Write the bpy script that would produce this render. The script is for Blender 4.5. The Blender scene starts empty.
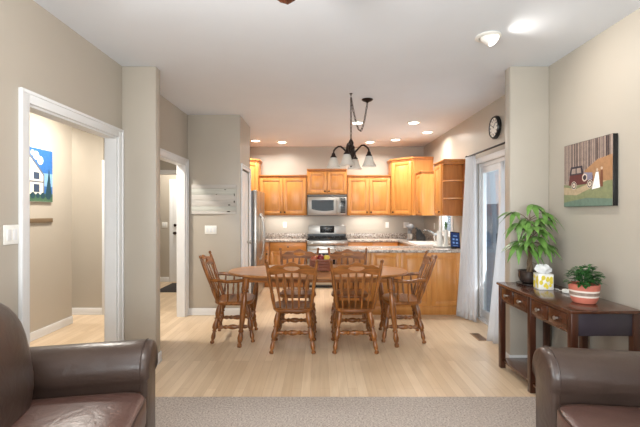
import bpy, bmesh, math, random
from mathutils import Vector, Matrix, Euler
PI = math.pi
random.seed(7)
SC = bpy.context.scene
COL = SC.collection

# ------------------------------------------------------------------ camera, world, lights, exposure
CAMZ, CEIL = 1.40, 2.76
cam = bpy.data.objects.new('camera', bpy.data.cameras.new('camera'))
cam.data.sensor_width = 36.0
cam.data.lens = 22.5
cam.data.clip_start = 0.05
cam.location = (0, 0, CAMZ)
cam.rotation_euler = (PI / 2, 0, 0)
COL.objects.link(cam)
SC.camera = cam
SC.view_settings.view_transform = 'Standard'
SC.view_settings.look = 'None'
SC.view_settings.gamma = 1.0
SC.view_settings.use_curve_mapping = False
SC.view_settings.exposure = -0.12

world = bpy.data.worlds.new('overcast_sky')
SC.world = world
world.use_nodes = True
_bg = world.node_tree.nodes['Background']
_bg.inputs['Color'].default_value = (0.80, 0.88, 1.0, 1)
_bg.inputs['Strength'].default_value = 0.75

CAN_W = 14.0        # recessed kitchen lights
FAN_FILL_W = 75.0        # fill light added under the ceiling fan, out of view
UNDER_FILL_W = 4.6        # fill bars added under the wall cabinets, hidden from view
HALL_FILL_W = 58.0       # unseen ceiling lamps added to brighten the hall and entry

def area_light(name, loc, rot, sx, sy, watts, colour=(1, 1, 1), parent=None, shape='RECTANGLE', spread=PI):
    l = bpy.data.lights.new(name, 'AREA')
    l.shape = shape
    l.size = sx
    if shape in ('RECTANGLE', 'ELLIPSE'):
        l.size_y = sy
    l.energy = watts
    l.color = colour
    l.spread = spread
    o = bpy.data.objects.new(name, l)
    COL.objects.link(o)
    o.location = loc
    o.rotation_euler = rot
    if parent:
        o.parent = parent
    return o

# daylight entering by the living room windows behind the camera and by the patio door
area_light('daylight_rear', (0.2, -2.86, 1.55), (PI / 2 + 0.38, 0, 0), 2.6, 1.5, 215, (0.97, 0.98, 1.0))
area_light('daylight_left', (-2.1, -0.5, 1.5), (0, -PI / 2 - 0.3, 0), 1.5, 2.2, 180, (0.97, 0.98, 1.0))
area_light('daylight_patio', (2.45, 4.85, 1.2), (0, PI / 2 + 0.4, 0), 1.8, 1.3, 22, (0.90, 0.95, 1.0))
area_light('daylight_sink', (2.4, 6.78, 1.6), (0, PI / 2 + 0.4, 0), 0.9, 0.7, 16, (0.90, 0.95, 1.0))

# ------------------------------------------------------------------ materials
def lin(c):
    return tuple((x / 255.0 / 12.92) if x / 255.0 <= 0.04045 else ((x / 255.0 + 0.055) / 1.055) ** 2.4 for x in c) + (1.0,)

def base_mat(name, rough=0.5, metal=0.0, spec=0.5):
    m = bpy.data.materials.new(name)
    m.use_nodes = True
    nt = m.node_tree
    b = nt.nodes['Principled BSDF']
    b.inputs['Roughness'].default_value = rough
    b.inputs['Metallic'].default_value = metal
    b.inputs['Specular IOR Level'].default_value = spec
    return m, nt, b

def mat_plain(name, rgb, rough=0.5, metal=0.0, spec=0.5, var=0.04, vscale=6.0, bump=0.0, bscale=60.0, coat=0.0):
    m, nt, b = base_mat(name, rough, metal, spec)
    N, L = nt.nodes, nt.links
    tc = N.new('ShaderNodeTexCoord')
    nz = N.new('ShaderNodeTexNoise')
    nz.inputs['Scale'].default_value = vscale
    L.new(tc.outputs['Object'], nz.inputs['Vector'])
    rp = N.new('ShaderNodeValToRGB')
    c = lin(rgb)
    rp.color_ramp.elements[0].position = 0.3
    rp.color_ramp.elements[1].position = 0.7
    rp.color_ramp.elements[0].color = tuple(x * (1 - var) for x in c[:3]) + (1,)
    rp.color_ramp.elements[1].color = tuple(min(1, x * (1 + var)) for x in c[:3]) + (1,)
    L.new(nz.outputs['Fac'], rp.inputs['Fac'])
    L.new(rp.outputs['Color'], b.inputs['Base Color'])
    if bump:
        n2 = N.new('ShaderNodeTexNoise')
        n2.inputs['Scale'].default_value = bscale
        n2.inputs['Detail'].default_value = 4
        L.new(tc.outputs['Object'], n2.inputs['Vector'])
        bp = N.new('ShaderNodeBump')
        bp.inputs['Strength'].default_value = bump
        bp.inputs['Distance'].default_value = 0.01
        L.new(n2.outputs['Fac'], bp.inputs['Height'])
        L.new(bp.outputs['Normal'], b.inputs['Normal'])
    b.inputs['Coat Weight'].default_value = coat
    return m

def mat_wood(name, dark, light, axis='z', rough=0.35, scale=9.0, stretch=0.08, coat=0.0):
    m, nt, b = base_mat(name, rough)
    N, L = nt.nodes, nt.links
    tc = N.new('ShaderNodeTexCoord')
    mp = N.new('ShaderNodeMapping')
    s = [scale, scale, scale]
    s['xyz'.index(axis)] = scale * stretch
    mp.inputs['Scale'].default_value = s
    L.new(tc.outputs['Object'], mp.inputs['Vector'])
    nz = N.new('ShaderNodeTexNoise')
    nz.inputs['Scale'].default_value = 3.0
    nz.inputs['Detail'].default_value = 5
    nz.inputs['Distortion'].default_value = 0.6
    L.new(mp.outputs['Vector'], nz.inputs['Vector'])
    rp = N.new('ShaderNodeValToRGB')
    rp.color_ramp.elements[0].position = 0.32
    rp.color_ramp.elements[1].position = 0.68
    rp.color_ramp.elements[0].color = lin(dark)
    rp.color_ramp.elements[1].color = lin(light)
    L.new(nz.outputs['Fac'], rp.inputs['Fac'])
    L.new(rp.outputs['Color'], b.inputs['Base Color'])
    b.inputs['Coat Weight'].default_value = coat
    b.inputs['Coat Roughness'].default_value = 0.15
    return m

def mat_floor():
    m, nt, b = base_mat('maple_strip_floor', 0.32)
    N, L = nt.nodes, nt.links
    tc = N.new('ShaderNodeTexCoord')
    mp = N.new('ShaderNodeMapping')
    mp.inputs['Rotation'].default_value = (0, 0, PI / 2)
    L.new(tc.outputs['Object'], mp.inputs['Vector'])
    br = N.new('ShaderNodeTexBrick')
    br.inputs['Scale'].default_value = 1.0
    br.inputs['Brick Width'].default_value = 0.95
    br.inputs['Row Height'].default_value = 0.075
    br.inputs['Mortar Size'].default_value = 0.0012
    br.inputs['Mortar Smooth'].default_value = 0.3
    br.inputs['Bias'].default_value = 0.0
    br.offset = 0.37
    br.offset_frequency = 3
    br.inputs['Color1'].default_value = lin((228, 204, 174))
    br.inputs['Color2'].default_value = lin((212, 186, 154))
    br.inputs['Mortar'].default_value = lin((188, 158, 124))
    L.new(mp.outputs['Vector'], br.inputs['Vector'])
    mp2 = N.new('ShaderNodeMapping')
    mp2.inputs['Scale'].default_value = (22, 1.2, 1)
    L.new(tc.outputs['Object'], mp2.inputs['Vector'])
    nz = N.new('ShaderNodeTexNoise')
    nz.inputs['Scale'].default_value = 2.0
    nz.inputs['Detail'].default_value = 4
    L.new(mp2.outputs['Vector'], nz.inputs['Vector'])
    rp = N.new('ShaderNodeValToRGB')
    rp.color_ramp.elements[0].position = 0.3
    rp.color_ramp.elements[1].position = 0.7
    rp.color_ramp.elements[0].color = (0.90, 0.87, 0.83, 1)
    rp.color_ramp.elements[1].color = (1, 1, 1, 1)
    L.new(nz.outputs['Fac'], rp.inputs['Fac'])
    mx = N.new('ShaderNodeMix')
    mx.data_type = 'RGBA'
    mx.blend_type = 'MULTIPLY'
    mx.inputs['Factor'].default_value = 1.0
    L.new(br.outputs['Color'], mx.inputs['A'])
    L.new(rp.outputs['Color'], mx.inputs['B'])
    L.new(mx.outputs['Result'], b.inputs['Base Color'])
    return m

def mat_carpet():
    m, nt, b = base_mat('plush_carpet', 0.95, spec=0.1)
    N, L = nt.nodes, nt.links
    tc = N.new('ShaderNodeTexCoord')
    nz = N.new('ShaderNodeTexNoise')
    nz.inputs['Scale'].default_value = 75.0
    nz.inputs['Detail'].default_value = 5
    nz.inputs['Roughness'].default_value = 0.75
    L.new(tc.outputs['Object'], nz.inputs['Vector'])
    rp = N.new('ShaderNodeValToRGB')
    rp.color_ramp.elements[0].position = 0.36
    rp.color_ramp.elements[1].position = 0.64
    rp.color_ramp.elements[0].color = lin((160, 146, 136))
    rp.color_ramp.elements[1].color = lin((224, 213, 203))
    L.new(nz.outputs['Fac'], rp.inputs['Fac'])
    L.new(rp.outputs['Color'], b.inputs['Base Color'])
    bp = N.new('ShaderNodeBump')
    bp.inputs['Strength'].default_value = 0.8
    bp.inputs['Distance'].default_value = 0.012
    L.new(nz.outputs['Fac'], bp.inputs['Height'])
    L.new(bp.outputs['Normal'], b.inputs['Normal'])
    return m

def mat_granite():
    m, nt, b = base_mat('speckled_granite', 0.18)
    N, L = nt.nodes, nt.links
    tc = N.new('ShaderNodeTexCoord')
    nz = N.new('ShaderNodeTexNoise')
    nz.inputs['Scale'].default_value = 38.0
    nz.inputs['Detail'].default_value = 6
    nz.inputs['Roughness'].default_value = 0.7
    L.new(tc.outputs['Object'], nz.inputs['Vector'])
    rp = N.new('ShaderNodeValToRGB')
    e = rp.color_ramp.elements
    e[0].position = 0.36
    e[0].color = lin((84, 72, 66))
    e[1].position = 0.62
    e[1].color = lin((212, 203, 192))
    k = e.new(0.48)
    k.color = lin((164, 150, 139))
    L.new(nz.outputs['Fac'], rp.inputs['Fac'])
    L.new(rp.outputs['Color'], b.inputs['Base Color'])
    return m

def mat_leather(name, rgb):
    m, nt, b = base_mat(name, 0.34)
    N, L = nt.nodes, nt.links
    tc = N.new('ShaderNodeTexCoord')
    nz = N.new('ShaderNodeTexNoise')
    nz.inputs['Scale'].default_value = 7.0
    nz.inputs['Detail'].default_value = 4
    L.new(tc.outputs['Object'], nz.inputs['Vector'])
    rp = N.new('ShaderNodeValToRGB')
    c = lin(rgb)
    rp.color_ramp.elements[0].position = 0.3
    rp.color_ramp.elements[1].position = 0.75
    rp.color_ramp.elements[0].color = tuple(x * 0.9 for x in c[:3]) + (1,)
    rp.color_ramp.elements[1].color = tuple(x * 1.1 for x in c[:3]) + (1,)
    L.new(nz.outputs['Fac'], rp.inputs['Fac'])
    L.new(rp.outputs['Color'], b.inputs['Base Color'])
    mr = N.new('ShaderNodeMapRange')
    mr.inputs['To Min'].default_value = 0.30
    mr.inputs['To Max'].default_value = 0.34
    L.new(nz.outputs['Fac'], mr.inputs['Value'])
    L.new(mr.outputs['Result'], b.inputs['Roughness'])
    vo = N.new('ShaderNodeTexVoronoi')
    vo.inputs['Scale'].default_value = 220.0
    L.new(tc.outputs['Object'], vo.inputs['Vector'])
    n3 = N.new('ShaderNodeTexNoise')
    n3.inputs['Scale'].default_value = 9.0
    n3.inputs['Detail'].default_value = 3
    n3.inputs['Distortion'].default_value = 1.2
    L.new(tc.outputs['Object'], n3.inputs['Vector'])
    b1 = N.new('ShaderNodeBump')
    b1.inputs['Strength'].default_value = 0.05
    b1.inputs['Distance'].default_value = 0.004
    L.new(vo.outputs['Distance'], b1.inputs['Height'])
    b2 = N.new('ShaderNodeBump')
    b2.inputs['Strength'].default_value = 0.12
    b2.inputs['Distance'].default_value = 0.03
    L.new(n3.outputs['Fac'], b2.inputs['Height'])
    L.new(b1.outputs['Normal'], b2.inputs['Normal'])
    L.new(b2.outputs['Normal'], b.inputs['Normal'])
    return m

def mat_glass(name, tint=(0.93, 0.97, 0.98), refl=0.10):
    m = bpy.data.materials.new(name)
    m.use_nodes = True
    nt = m.node_tree
    N, L = nt.nodes, nt.links
    N.remove(N['Principled BSDF'])
    t = N.new('ShaderNodeBsdfTransparent')
    t.inputs['Color'].default_value = tint + (1,)
    g = N.new('ShaderNodeBsdfGlossy')
    g.inputs['Roughness'].default_value = 0.02
    lw = N.new('ShaderNodeLayerWeight')
    lw.inputs['Blend'].default_value = 0.5
    pw = N.new('ShaderNodeMath')
    pw.operation = 'POWER'
    pw.inputs[1].default_value = 4.0
    L.new(lw.outputs['Facing'], pw.inputs[0])
    fr = N.new('ShaderNodeMath')
    fr.operation = 'MULTIPLY_ADD'
    fr.inputs[1].default_value = 0.5
    fr.inputs[2].default_value = refl * 0.4
    L.new(pw.outputs[0], fr.inputs[0])
    mx = N.new('ShaderNodeMixShader')
    L.new(fr.outputs[0], mx.inputs['Fac'])
    L.new(t.outputs['BSDF'], mx.inputs[1])
    L.new(g.outputs['BSDF'], mx.inputs[2])
    L.new(mx.outputs['Shader'], N['Material Output'].inputs['Surface'])
    return m

def mat_sheer(name, rgb, trans=0.35):
    m = bpy.data.materials.new(name)
    m.use_nodes = True
    nt = m.node_tree
    N, L = nt.nodes, nt.links
    N.remove(N['Principled BSDF'])
    d = N.new('ShaderNodeBsdfDiffuse')
    d.inputs['Color'].default_value = lin(rgb)
    t = N.new('ShaderNodeBsdfTranslucent')
    t.inputs['Color'].default_value = lin(rgb)
    mx = N.new('ShaderNodeMixShader')
    mx.inputs['Fac'].default_value = trans
    L.new(d.outputs['BSDF'], mx.inputs[1])
    L.new(t.outputs['BSDF'], mx.inputs[2])
    L.new(mx.outputs['Shader'], N['Material Output'].inputs['Surface'])
    return m

def mat_shade(name, rgb):
    m = mat_sheer(name, rgb, 0.5)
    N, L = m.node_tree.nodes, m.node_tree.links
    out = N['Material Output']
    src = out.inputs['Surface'].links[0].from_socket
    t = N.new('ShaderNodeBsdfTransparent')
    mx = N.new('ShaderNodeMixShader')
    mx.inputs['Fac'].default_value = 0.45
    L.new(src, mx.inputs[1])
    L.new(t.outputs['BSDF'], mx.inputs[2])
    L.new(mx.outputs['Shader'], out.inputs['Surface'])
    return m

def mat_emit(name, rgb, strength):
    m, nt, b = base_mat(name, 0.4)
    b.inputs['Base Color'].default_value = lin(rgb)
    b.inputs['Emission Color'].default_value = lin(rgb)
    b.inputs['Emission Strength'].default_value = strength
    return m

M = {}
M['wall'] = mat_plain('taupe_wall_paint', (180, 171, 158), 0.38, var=0.02, vscale=2, bump=0.05, bscale=180)
M['ceiling'] = mat_plain('white_ceiling_paint', (224, 228, 234), 0.75, var=0.015, vscale=2)
M['white'] = mat_plain('white_trim_paint', (226, 226, 226), 0.35, var=0.015)
M['floor'] = mat_floor()
M['carpet'] = mat_carpet()
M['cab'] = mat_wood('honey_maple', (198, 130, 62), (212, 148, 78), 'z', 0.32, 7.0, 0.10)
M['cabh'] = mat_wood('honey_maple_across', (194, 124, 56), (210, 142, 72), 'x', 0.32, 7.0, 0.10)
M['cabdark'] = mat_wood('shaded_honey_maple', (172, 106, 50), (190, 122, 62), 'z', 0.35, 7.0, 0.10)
M['oak'] = mat_wood('turned_oak', (96, 54, 20), (156, 96, 42), 'z', 0.28, 10.0, 0.12, coat=0.3)
M['oakx'] = mat_wood('oak_boards', (106, 60, 22), (164, 102, 46), 'x', 0.36, 9.0, 0.08, coat=0.05)
M['top'] = mat_wood('oak_top_with_sheen', (138, 86, 42), (190, 130, 74), 'x', 0.30, 8.0, 0.07, coat=0.2)  # lighter than the chair oak: the kitchen's reflection is put into the colour
M['cherry'] = mat_wood('dark_cherry', (60, 32, 20), (90, 50, 30), 'y', 0.24, 9.0, 0.10, coat=0.4)
M['cherryz'] = mat_wood('dark_cherry_upright', (54, 28, 18), (80, 44, 28), 'z', 0.28, 9.0, 0.10, coat=0.3)
M['slate'] = mat_plain('dark_end_panel', (58, 50, 56), 0.3, var=0.08)
M['granite'] = mat_granite()
M['leather'] = mat_leather('brown_leather', (68, 53, 46))
M['leather2'] = mat_leather('brown_seat_leather', (88, 63, 56))
M['piping'] = mat_plain('dark_piping', (58, 42, 36), 0.4)
M['steel'] = mat_plain('brushed_steel', (188, 184, 178), 0.3, metal=0.9, var=0.03, vscale=20)
M['chrome'] = mat_plain('satin_chrome', (140, 140, 140), 0.2, metal=1.0)
M['steeld'] = mat_plain('grey_appliance_side', (132, 132, 134), 0.45, metal=0.2)
M['black'] = mat_plain('black_enamel', (18, 18, 20), 0.22)
M['blackm'] = mat_plain('black_iron', (26, 22, 20), 0.45, metal=0.5)
M['bronze'] = mat_plain('oiled_bronze', (44, 30, 24), 0.4, metal=0.6)
M['knob'] = mat_plain('dark_bronze_knob', (52, 34, 24), 0.35, metal=0.6)
M['glassdk'] = mat_plain('dark_glass', (20, 22, 24), 0.25, spec=0.2)
M['glass'] = mat_glass('window_glass')
M['frost'] = mat_shade('frosted_shade_glass', (236, 233, 226))
M['sheer'] = mat_sheer('white_sheer_cloth', (236, 236, 238), 0.4)
M['plate'] = mat_plain('white_plastic', (236, 234, 228), 0.35, var=0.01)
M['slot'] = mat_plain('grey_slot', (90, 88, 84), 0.5)
M['lens'] = mat_emit('glowing_lens', (255, 246, 230), 9.0)
M['lens2'] = mat_emit('glowing_spot_lens', (255, 250, 240), 4.5)
M['terra'] = mat_plain('rose_terracotta', (198, 112, 92), 0.6, var=0.06)
M['cream'] = mat_plain('cream_band', (228, 214, 202), 0.6)
M['taupeband'] = mat_plain('taupe_band', (150, 126, 112), 0.65, var=0.15, vscale=60)
M['soil'] = mat_plain('potting_soil', (48, 36, 28), 0.9, var=0.3, vscale=40)
M['leaf'] = mat_plain('green_leaf', (96, 136, 62), 0.4, var=0.3, vscale=14)
M['leafd'] = mat_plain('deep_green_leaf', (44, 92, 40), 0.4, var=0.35, vscale=25)
M['bark'] = mat_plain('grey_brown_bark', (112, 92, 70), 0.8, var=0.2, vscale=30)
M['potdark'] = mat_plain('dark_glazed_bowl', (54, 44, 40), 0.2, var=0.3, vscale=25)
M['ground'] = mat_plain('pale_paving', (150, 154, 160), 0.8, var=0.1)
M['fence'] = mat_plain('pale_grey_boards', (150, 158, 168), 0.7, var=0.05)

# ------------------------------------------------------------------ mesh builder
class MB:
    def __init__(self):
        self.V, self.F, self.I = [], [], []
    def add(self, vs, fs, mi=0, mtx=None):
        o = len(self.V)
        for v in vs:
            v = Vector(v)
            self.V.append(mtx @ v if mtx is not None else v)
        for f in fs:
            self.F.append(tuple(o + i for i in f))
            self.I.append(mi)
        return self
    def box(self, x0, x1, y0, y1, z0, z1, bev=0.0, mi=0, mtx=None, seg=2):
        t = bmesh.new()
        bmesh.ops.create_cube(t, size=1.0)
        for v in t.verts:
            v.co = Vector(((x0 + x1) / 2 + v.co.x * (x1 - x0), (y0 + y1) / 2 + v.co.y * (y1 - y0), (z0 + z1) / 2 + v.co.z * (z1 - z0)))
        if bev > 0:
            bev = min(bev, 0.45 * min(abs(x1 - x0), abs(y1 - y0), abs(z1 - z0)))
            bmesh.ops.bevel(t, geom=list(t.edges), offset=bev, segments=seg, affect='EDGES', profile=0.5)
        t.verts.index_update()
        self.add([v.co.copy() for v in t.verts], [tuple(v.index for v in f.verts) for f in t.faces], mi, mtx)
        t.free()
        return self
    def rings(self, rings, mi=0, cap0=True, cap1=True, closed=True, mtx=None):
        n = len(rings[0])
        vs = [p for r in rings for p in r]
        fs = []
        for i in range(len(rings) - 1):
            for j in range(n if closed else n - 1):
                a, b = i * n + j, i * n + (j + 1) % n
                fs.append((a, b, b + n, a + n))
        if cap0: fs.append(tuple(range(n - 1, -1, -1)))
        if cap1: fs.append(tuple((len(rings) - 1) * n + j for j in range(n)))
        return self.add(vs, fs, mi, mtx)
    def lathe(self, prof, n=16, mi=0, p0=(0, 0, 0), p1=None, mtx=None):
        """prof: (radius, height) along z from p0; with p1, height is a fraction 0..1 of p0->p1"""
        p0 = Vector(p0)
        if p1 is None:
            ax, ln = Vector((0, 0, 1)), 1.0
        else:
            d = Vector(p1) - p0
            ln = d.length
            ax = d.normalized()
        u = ax.orthogonal().normalized()
        w = ax.cross(u)
        rg = []
        for r, h in prof:
            r = max(r, 0.0004)
            rg.append([p0 + ax * (h * ln) + (u * math.cos(2 * PI * k / n) + w * math.sin(2 * PI * k / n)) * r for k in range(n)])
        return self.rings(rg, mi, mtx=mtx)
    def cyl(self, p0, p1, r0, r1=None, n=12, mi=0, mtx=None):
        return self.lathe([(r0, 0), (r0 if r1 is None else r1, 1)], n, mi, p0, p1, mtx)
    def tube(self, pts, r, n=8, mi=0, mtx=None):
        pts = [Vector(p) for p in pts]
        rg = []
        u = None
        for i, p in enumerate(pts):
            d = (pts[min(i + 1, len(pts) - 1)] - pts[max(i - 1, 0)]).normalized()
            if u is None:
                u = d.orthogonal().normalized()
            else:
                u = (u - d * u.dot(d)).normalized()
            w = d.cross(u)
            rr = r[i] if isinstance(r, (list, tuple)) else r
            rg.append([p + (u * math.cos(2 * PI * k / n) + w * math.sin(2 * PI * k / n)) * rr for k in range(n)])
        return self.rings(rg, mi, mtx=mtx)
    def ball(self, c, rx, ry=None, rz=None, n=14, m=8, mi=0, e=1.0, mtx=None):
        ry = ry or rx
        rz = rz or rx
        sp = lambda t: math.copysign(abs(t) ** e, t)
        rg = []
        for i in range(m + 1):
            ph = -PI / 2 + PI * i / m
            cr = max(abs(math.cos(ph)) ** e, 0.004)
            rg.append([(c[0] + rx * cr * sp(math.cos(2 * PI * k / n)), c[1] + ry * cr * sp(math.sin(2 * PI * k / n)), c[2] + rz * sp(math.sin(ph))) for k in range(n)])
        return self.rings(rg, mi, mtx=mtx)
    def prism(self, poly, axis, a, b, mi=0, mtx=None):
        """poly in the two other axes (in xyz order), extruded along axis a..b"""
        def P(p, t):
            return {'x': (t, p[0], p[1]), 'y': (p[0], t, p[1]), 'z': (p[0], p[1], t)}[axis]
        return self.rings([[P(p, a) for p in poly], [P(p, b) for p in poly]], mi, mtx=mtx)
    def build(self, name, mats, parent=None, loc=None, smooth=38):
        me = bpy.data.meshes.new(name)
        me.from_pydata([tuple(v) for v in self.V], [], self.F)
        if not isinstance(mats, (list, tuple)): mats = [mats]
        for m in mats: me.materials.append(m)
        for p, i in zip(me.polygons, self.I): p.material_index = i
        b = bmesh.new()
        b.from_mesh(me)
        bmesh.ops.recalc_face_normals(b, faces=b.faces)
        for f in b.faces: f.smooth = True
        for e in b.edges:
            if len(e.link_faces) == 2 and e.calc_face_angle(0) > math.radians(smooth): e.smooth = False
        b.to_mesh(me)
        b.free()
        o = bpy.data.objects.new(name, me)
        COL.objects.link(o)
        if parent: o.parent = parent
        if loc: o.location = loc
        return o

def tag(o, label=None, cat=None, group=None, kind=None):
    if label: o['label'] = label
    if cat: o['category'] = cat
    if group: o['group'] = group
    if kind: o['kind'] = kind
    return o

def thing(name, label, cat, loc=(0, 0, 0), rz=0.0, group=None):
    o = bpy.data.objects.new(name, None)
    o.empty_display_size = 0.1
    COL.objects.link(o)
    o.location = loc
    o.rotation_euler = (0, 0, rz)
    return tag(o, label, cat, group)

def struct(name, mb, mats, parent=None):
    o = mb.build(name, mats, parent)
    if not parent: o['kind'] = 'structure'
    return o

def dup(root, loc, rz=0.0, label=None):
    def rec(o, par):
        c = o.copy()
        COL.objects.link(c)
        if par: c.parent = par
        for ch in list(o.children): rec(ch, c)
        return c
    r = rec(root, None)
    r.location = loc
    r.rotation_euler = (0, 0, rz)
    if label: r['label'] = label
    return r

# ------------------------------------------------------------------ the setting
XL, XR = -1.83, 2.115
YB, YR = 8.16, -2.60
TH = 0.100
YC0, YC1 = 3.69, 3.80         # stub walls between living and dining
PX, PY0, PY1 = -1.105, 5.52, 6.31   # pantry block

def wall_y(mb, x0, x1, ya, yb, openings, z1=CEIL):
    """wall slab x0..x1 running along y with openings (y0,y1,z0,z1)"""
    y = ya
    for (o0, o1, s, t) in sorted(openings):
        mb.box(x0, x1, y, o0, 0, z1)
        if s > 0: mb.box(x0, x1, o0, o1, 0, s)
        mb.box(x0, x1, o0, o1, t, z1)
        y = o1
    mb.box(x0, x1, y, yb, 0, z1)

def wall_x(mb, y0, y1, xa, xb, openings, z1=CEIL):
    x = xa
    for (o0, o1, s, t) in sorted(openings):
        mb.box(x, o0, y0, y1, 0, z1)
        if s > 0: mb.box(o0, o1, y0, y1, 0, s)
        mb.box(o0, o1, y0, y1, t, z1)
        x = o1
    mb.box(x, xb, y0, y1, 0, z1)

struct('floor', MB().box(-5.0, 2.35, -2.75, 8.75, -0.12, 0.0), M['floor'])
mb = MB()
nx, ny = 2, 2
mb.box(XL, XR, YR, 3.03, 0.0, 0.014, 0.006)
struct('carpet', mb, M['carpet'])
struct('ceiling', MB().box(-5.0, 2.35, -2.75, 8.75, CEIL, CEIL + 0.12), M['ceiling'])

D1 = (2.50, 3.61, 0, 2.09)
D2 = (4.40, 5.43, 0, 2.065)
LW = (-1.6, 0.8, 0.75, 2.25)
mb = MB(); wall_y(mb, XL - TH, XL, YR, YB, [LW, D1, D2]); struct('wall_left', mb, M['wall'])
SD = (4.15, 5.36, 0, 2.06)
KW = (6.42, 7.01, 1.05, 2.10)
mb = MB(); wall_y(mb, XR, XR + TH, YR, YB, [SD, KW]); struct('wall_right', mb, M['wall'])
struct('wall_back', MB().box(XL - TH, XR + TH, YB, YB + TH, 0, CEIL), M['wall'])
RW = (-1.1, 1.5, 0.75, 2.3)
mb = MB(); wall_x(mb, YR - TH, YR, XL - TH, XR + TH, [RW]); struct('wall_rear', mb, M['wall'])
struct('wall_stub_left', MB().box(XL, -1.515, YC0, YC1, 0, CEIL, 0.008), M['wall'])
struct('wall_stub_right', MB().box(1.755, XR, YC0, YC1, 0, CEIL, 0.008), M['wall'])
# pantry block: solid front, side with a door recess
mb = MB()
mb.box(XL, PX, PY0, PY0 + 0.1, 0, CEIL, 0.004)
PD = (5.64, 6.22, 0, 2.04)
wall_y(mb, PX - 0.10, PX, PY0 + 0.1, PY1, [PD])
mb.box(XL, PX, PY1 - 0.02, PY1, 0, CEIL)
struct('wall_pantry', mb, M['wall'])
# hall beyond the left openings
HX = -3.17
struct('wall_hall_far', MB().box(HX - TH, HX, 1.6, 5.11, 0, CEIL), M['wall'])
struct('wall_hall_near', MB().box(HX, XL - TH, 1.5, 1.6, 0, CEIL), M['wall'])
struct('wall_hall_cross', MB().box(-5.0, -3.0, 5.54, 5.64, 0, CEIL), M['wall'])
struct('wall_hall_side', MB().box(-3.10, -3.0, 5.64, 8.30, 0, CEIL), M['wall'])
struct('wall_hall_end', MB().box(-5.0, -4.9, 4.6, 5.54, 0, CEIL), M['wall'])
struct('wall_hall_return', MB().box(-4.9, HX - TH, 4.7, 4.8, 0, CEIL), M['wall'])
ED = (-2.92, -2.05, 0, 2.08)
# the side wall stops short of the entry, which runs on to the left behind it
bpy.data.objects.remove(bpy.data.objects['wall_hall_side'])
struct('wall_hall_side', MB().box(-3.10, -3.0, 5.64, 6.95, 0, CEIL), M['wall'])
mb = MB(); wall_x(mb, 6.95, 7.03, -3.9, XL - TH, [ED]); struct('wall_entry_near', mb, M['wall'])
struct('wall_entry_far', MB().box(-3.9, XL - TH, 8.22, 8.32, 0, CEIL), M['wall'])
struct('wall_entry_side', MB().box(-4.0, -3.9, 6.95, 8.32, 0, CEIL), M['wall'])

# casings ------------------------------------------------------------
def casing_y(name, xface, out, o, w=0.075, t=0.018, top=None):
    """door casing on a wall face x=xface, standing proud towards out(+1/-1), around opening o"""
    y0, y1, z0, z1 = o
    a, b = sorted((xface, xface + out * t))
    a2, b2 = sorted((xface, xface + out * (t + 0.008)))
    w2 = w + 0.002
    mb = MB()
    mb.box(a, b, y0 - w, y0, 0, z1 + w, 0.004)
    mb.box(a, b, y1, y1 + w, 0, z1 + w, 0.004)
    mb.box(a, b, y0, y1, z1, z1 + w, 0.004)
    mb.box(a2, b2, y0 - w2, y0 - w + 0.02, 0, z1 + w2, 0.004)
    mb.box(a2, b2, y1 + w - 0.02, y1 + w2, 0, z1 + w2, 0.004)
    mb.box(a2, b2, y0 - w + 0.02, y1 + w - 0.02, z1 + w - 0.02, z1 + w2, 0.004)
    return struct(name, mb, M['white'])

def jamb_y(name, x0, x1, o, t=0.016):
    y0, y1, z0, z1 = o
    mb = MB()
    mb.box(x0, x1, y0, y0 + t, 0, z1)
    mb.box(x0, x1, y1 - t, y1, 0, z1)
    mb.box(x0, x1, y0 + t, y1 - t, z1 - t, z1)
    return struct(name, mb, M['white'])
casing_y('trim_1', XL, 1, D1)
jamb_y('trim_2', XL - TH, XL, D1)
casing_y('trim_3', XL - TH, -1, D1)
casing_y('trim_4', XL, 1, D2)
jamb_y('trim_5', XL - TH, XL, D2)
casing_y('trim_6', XL - TH, -1, D2)
casing_y('trim_7', PX, 1, PD, 0.06, 0.014)
def casing_x(name, yface, out, o, w=0.075, t=0.018):
    x0, x1, z0, z1 = o
    a, b = sorted((yface, yface + out * t))
    mb = MB()
    mb.box(x0 - w, x0, a, b, 0, z1 + w, 0.004)
    mb.box(x1, x1 + w, a, b, 0, z1 + w, 0.004)
    mb.box(x0, x1, a, b, z1, z1 + w, 0.004)
    return struct(name, mb, M['white'])
casing_x('trim_8', 6.95, -1, ED)
FD = (-3.02, -2.12, 0, 2.03)
casing_x('trim_9', 8.22, -1, FD, 0.07)
# casing of a side door on the hall corner
mb = MB()
mb.box(-3.012, -2.955, 5.522, 5.539, 0, 2.14, 0.004)
mb.box(-2.998, -2.94, 5.54, 5.60, 0, 2.14, 0.004)
struct('trim_10', mb, M['white'])

def bb(name, segs, h=0.095, t=0.014):
    mb = MB()
    for (x0, x1, y0, y1) in segs:
        mb.box(x0, x1, y0, y1, 0, h, 0.003)
        if abs(x1 - x0) < abs(y1 - y0):
            mb.box(x0 - 0.003, x1 + 0.003, y0, y1, 0, 0.02, 0.002)
        else:
            mb.box(x0, x1, y0 - 0.003, y1 + 0.003, 0, 0.02, 0.002)
    return struct(name, mb, M['white'])
t = 0.014
bb('baseboard_left', [(XL, XL + t, YR, 2.42), (XL, XL + t, YC1, 4.32), (XL, -1.515, YC1, YC1 + t), (-1.515, -1.515 + t, YC0, YC1), (XL + t, -1.515, YC0 - t, YC0)])
bb('baseboard_pantry', [(XL + 0.02, PX, PY0 - t, PY0), (PX, PX + t, PY0, 5.575)])
bb('baseboard_right', [(XR - t, XR, YR, YC0 - t), (1.755, XR, YC0 - t, YC0), (1.755 - t, 1.755, YC0 - t, YC1 + t), (XR - t, XR, YC1, 4.08)])
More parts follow.
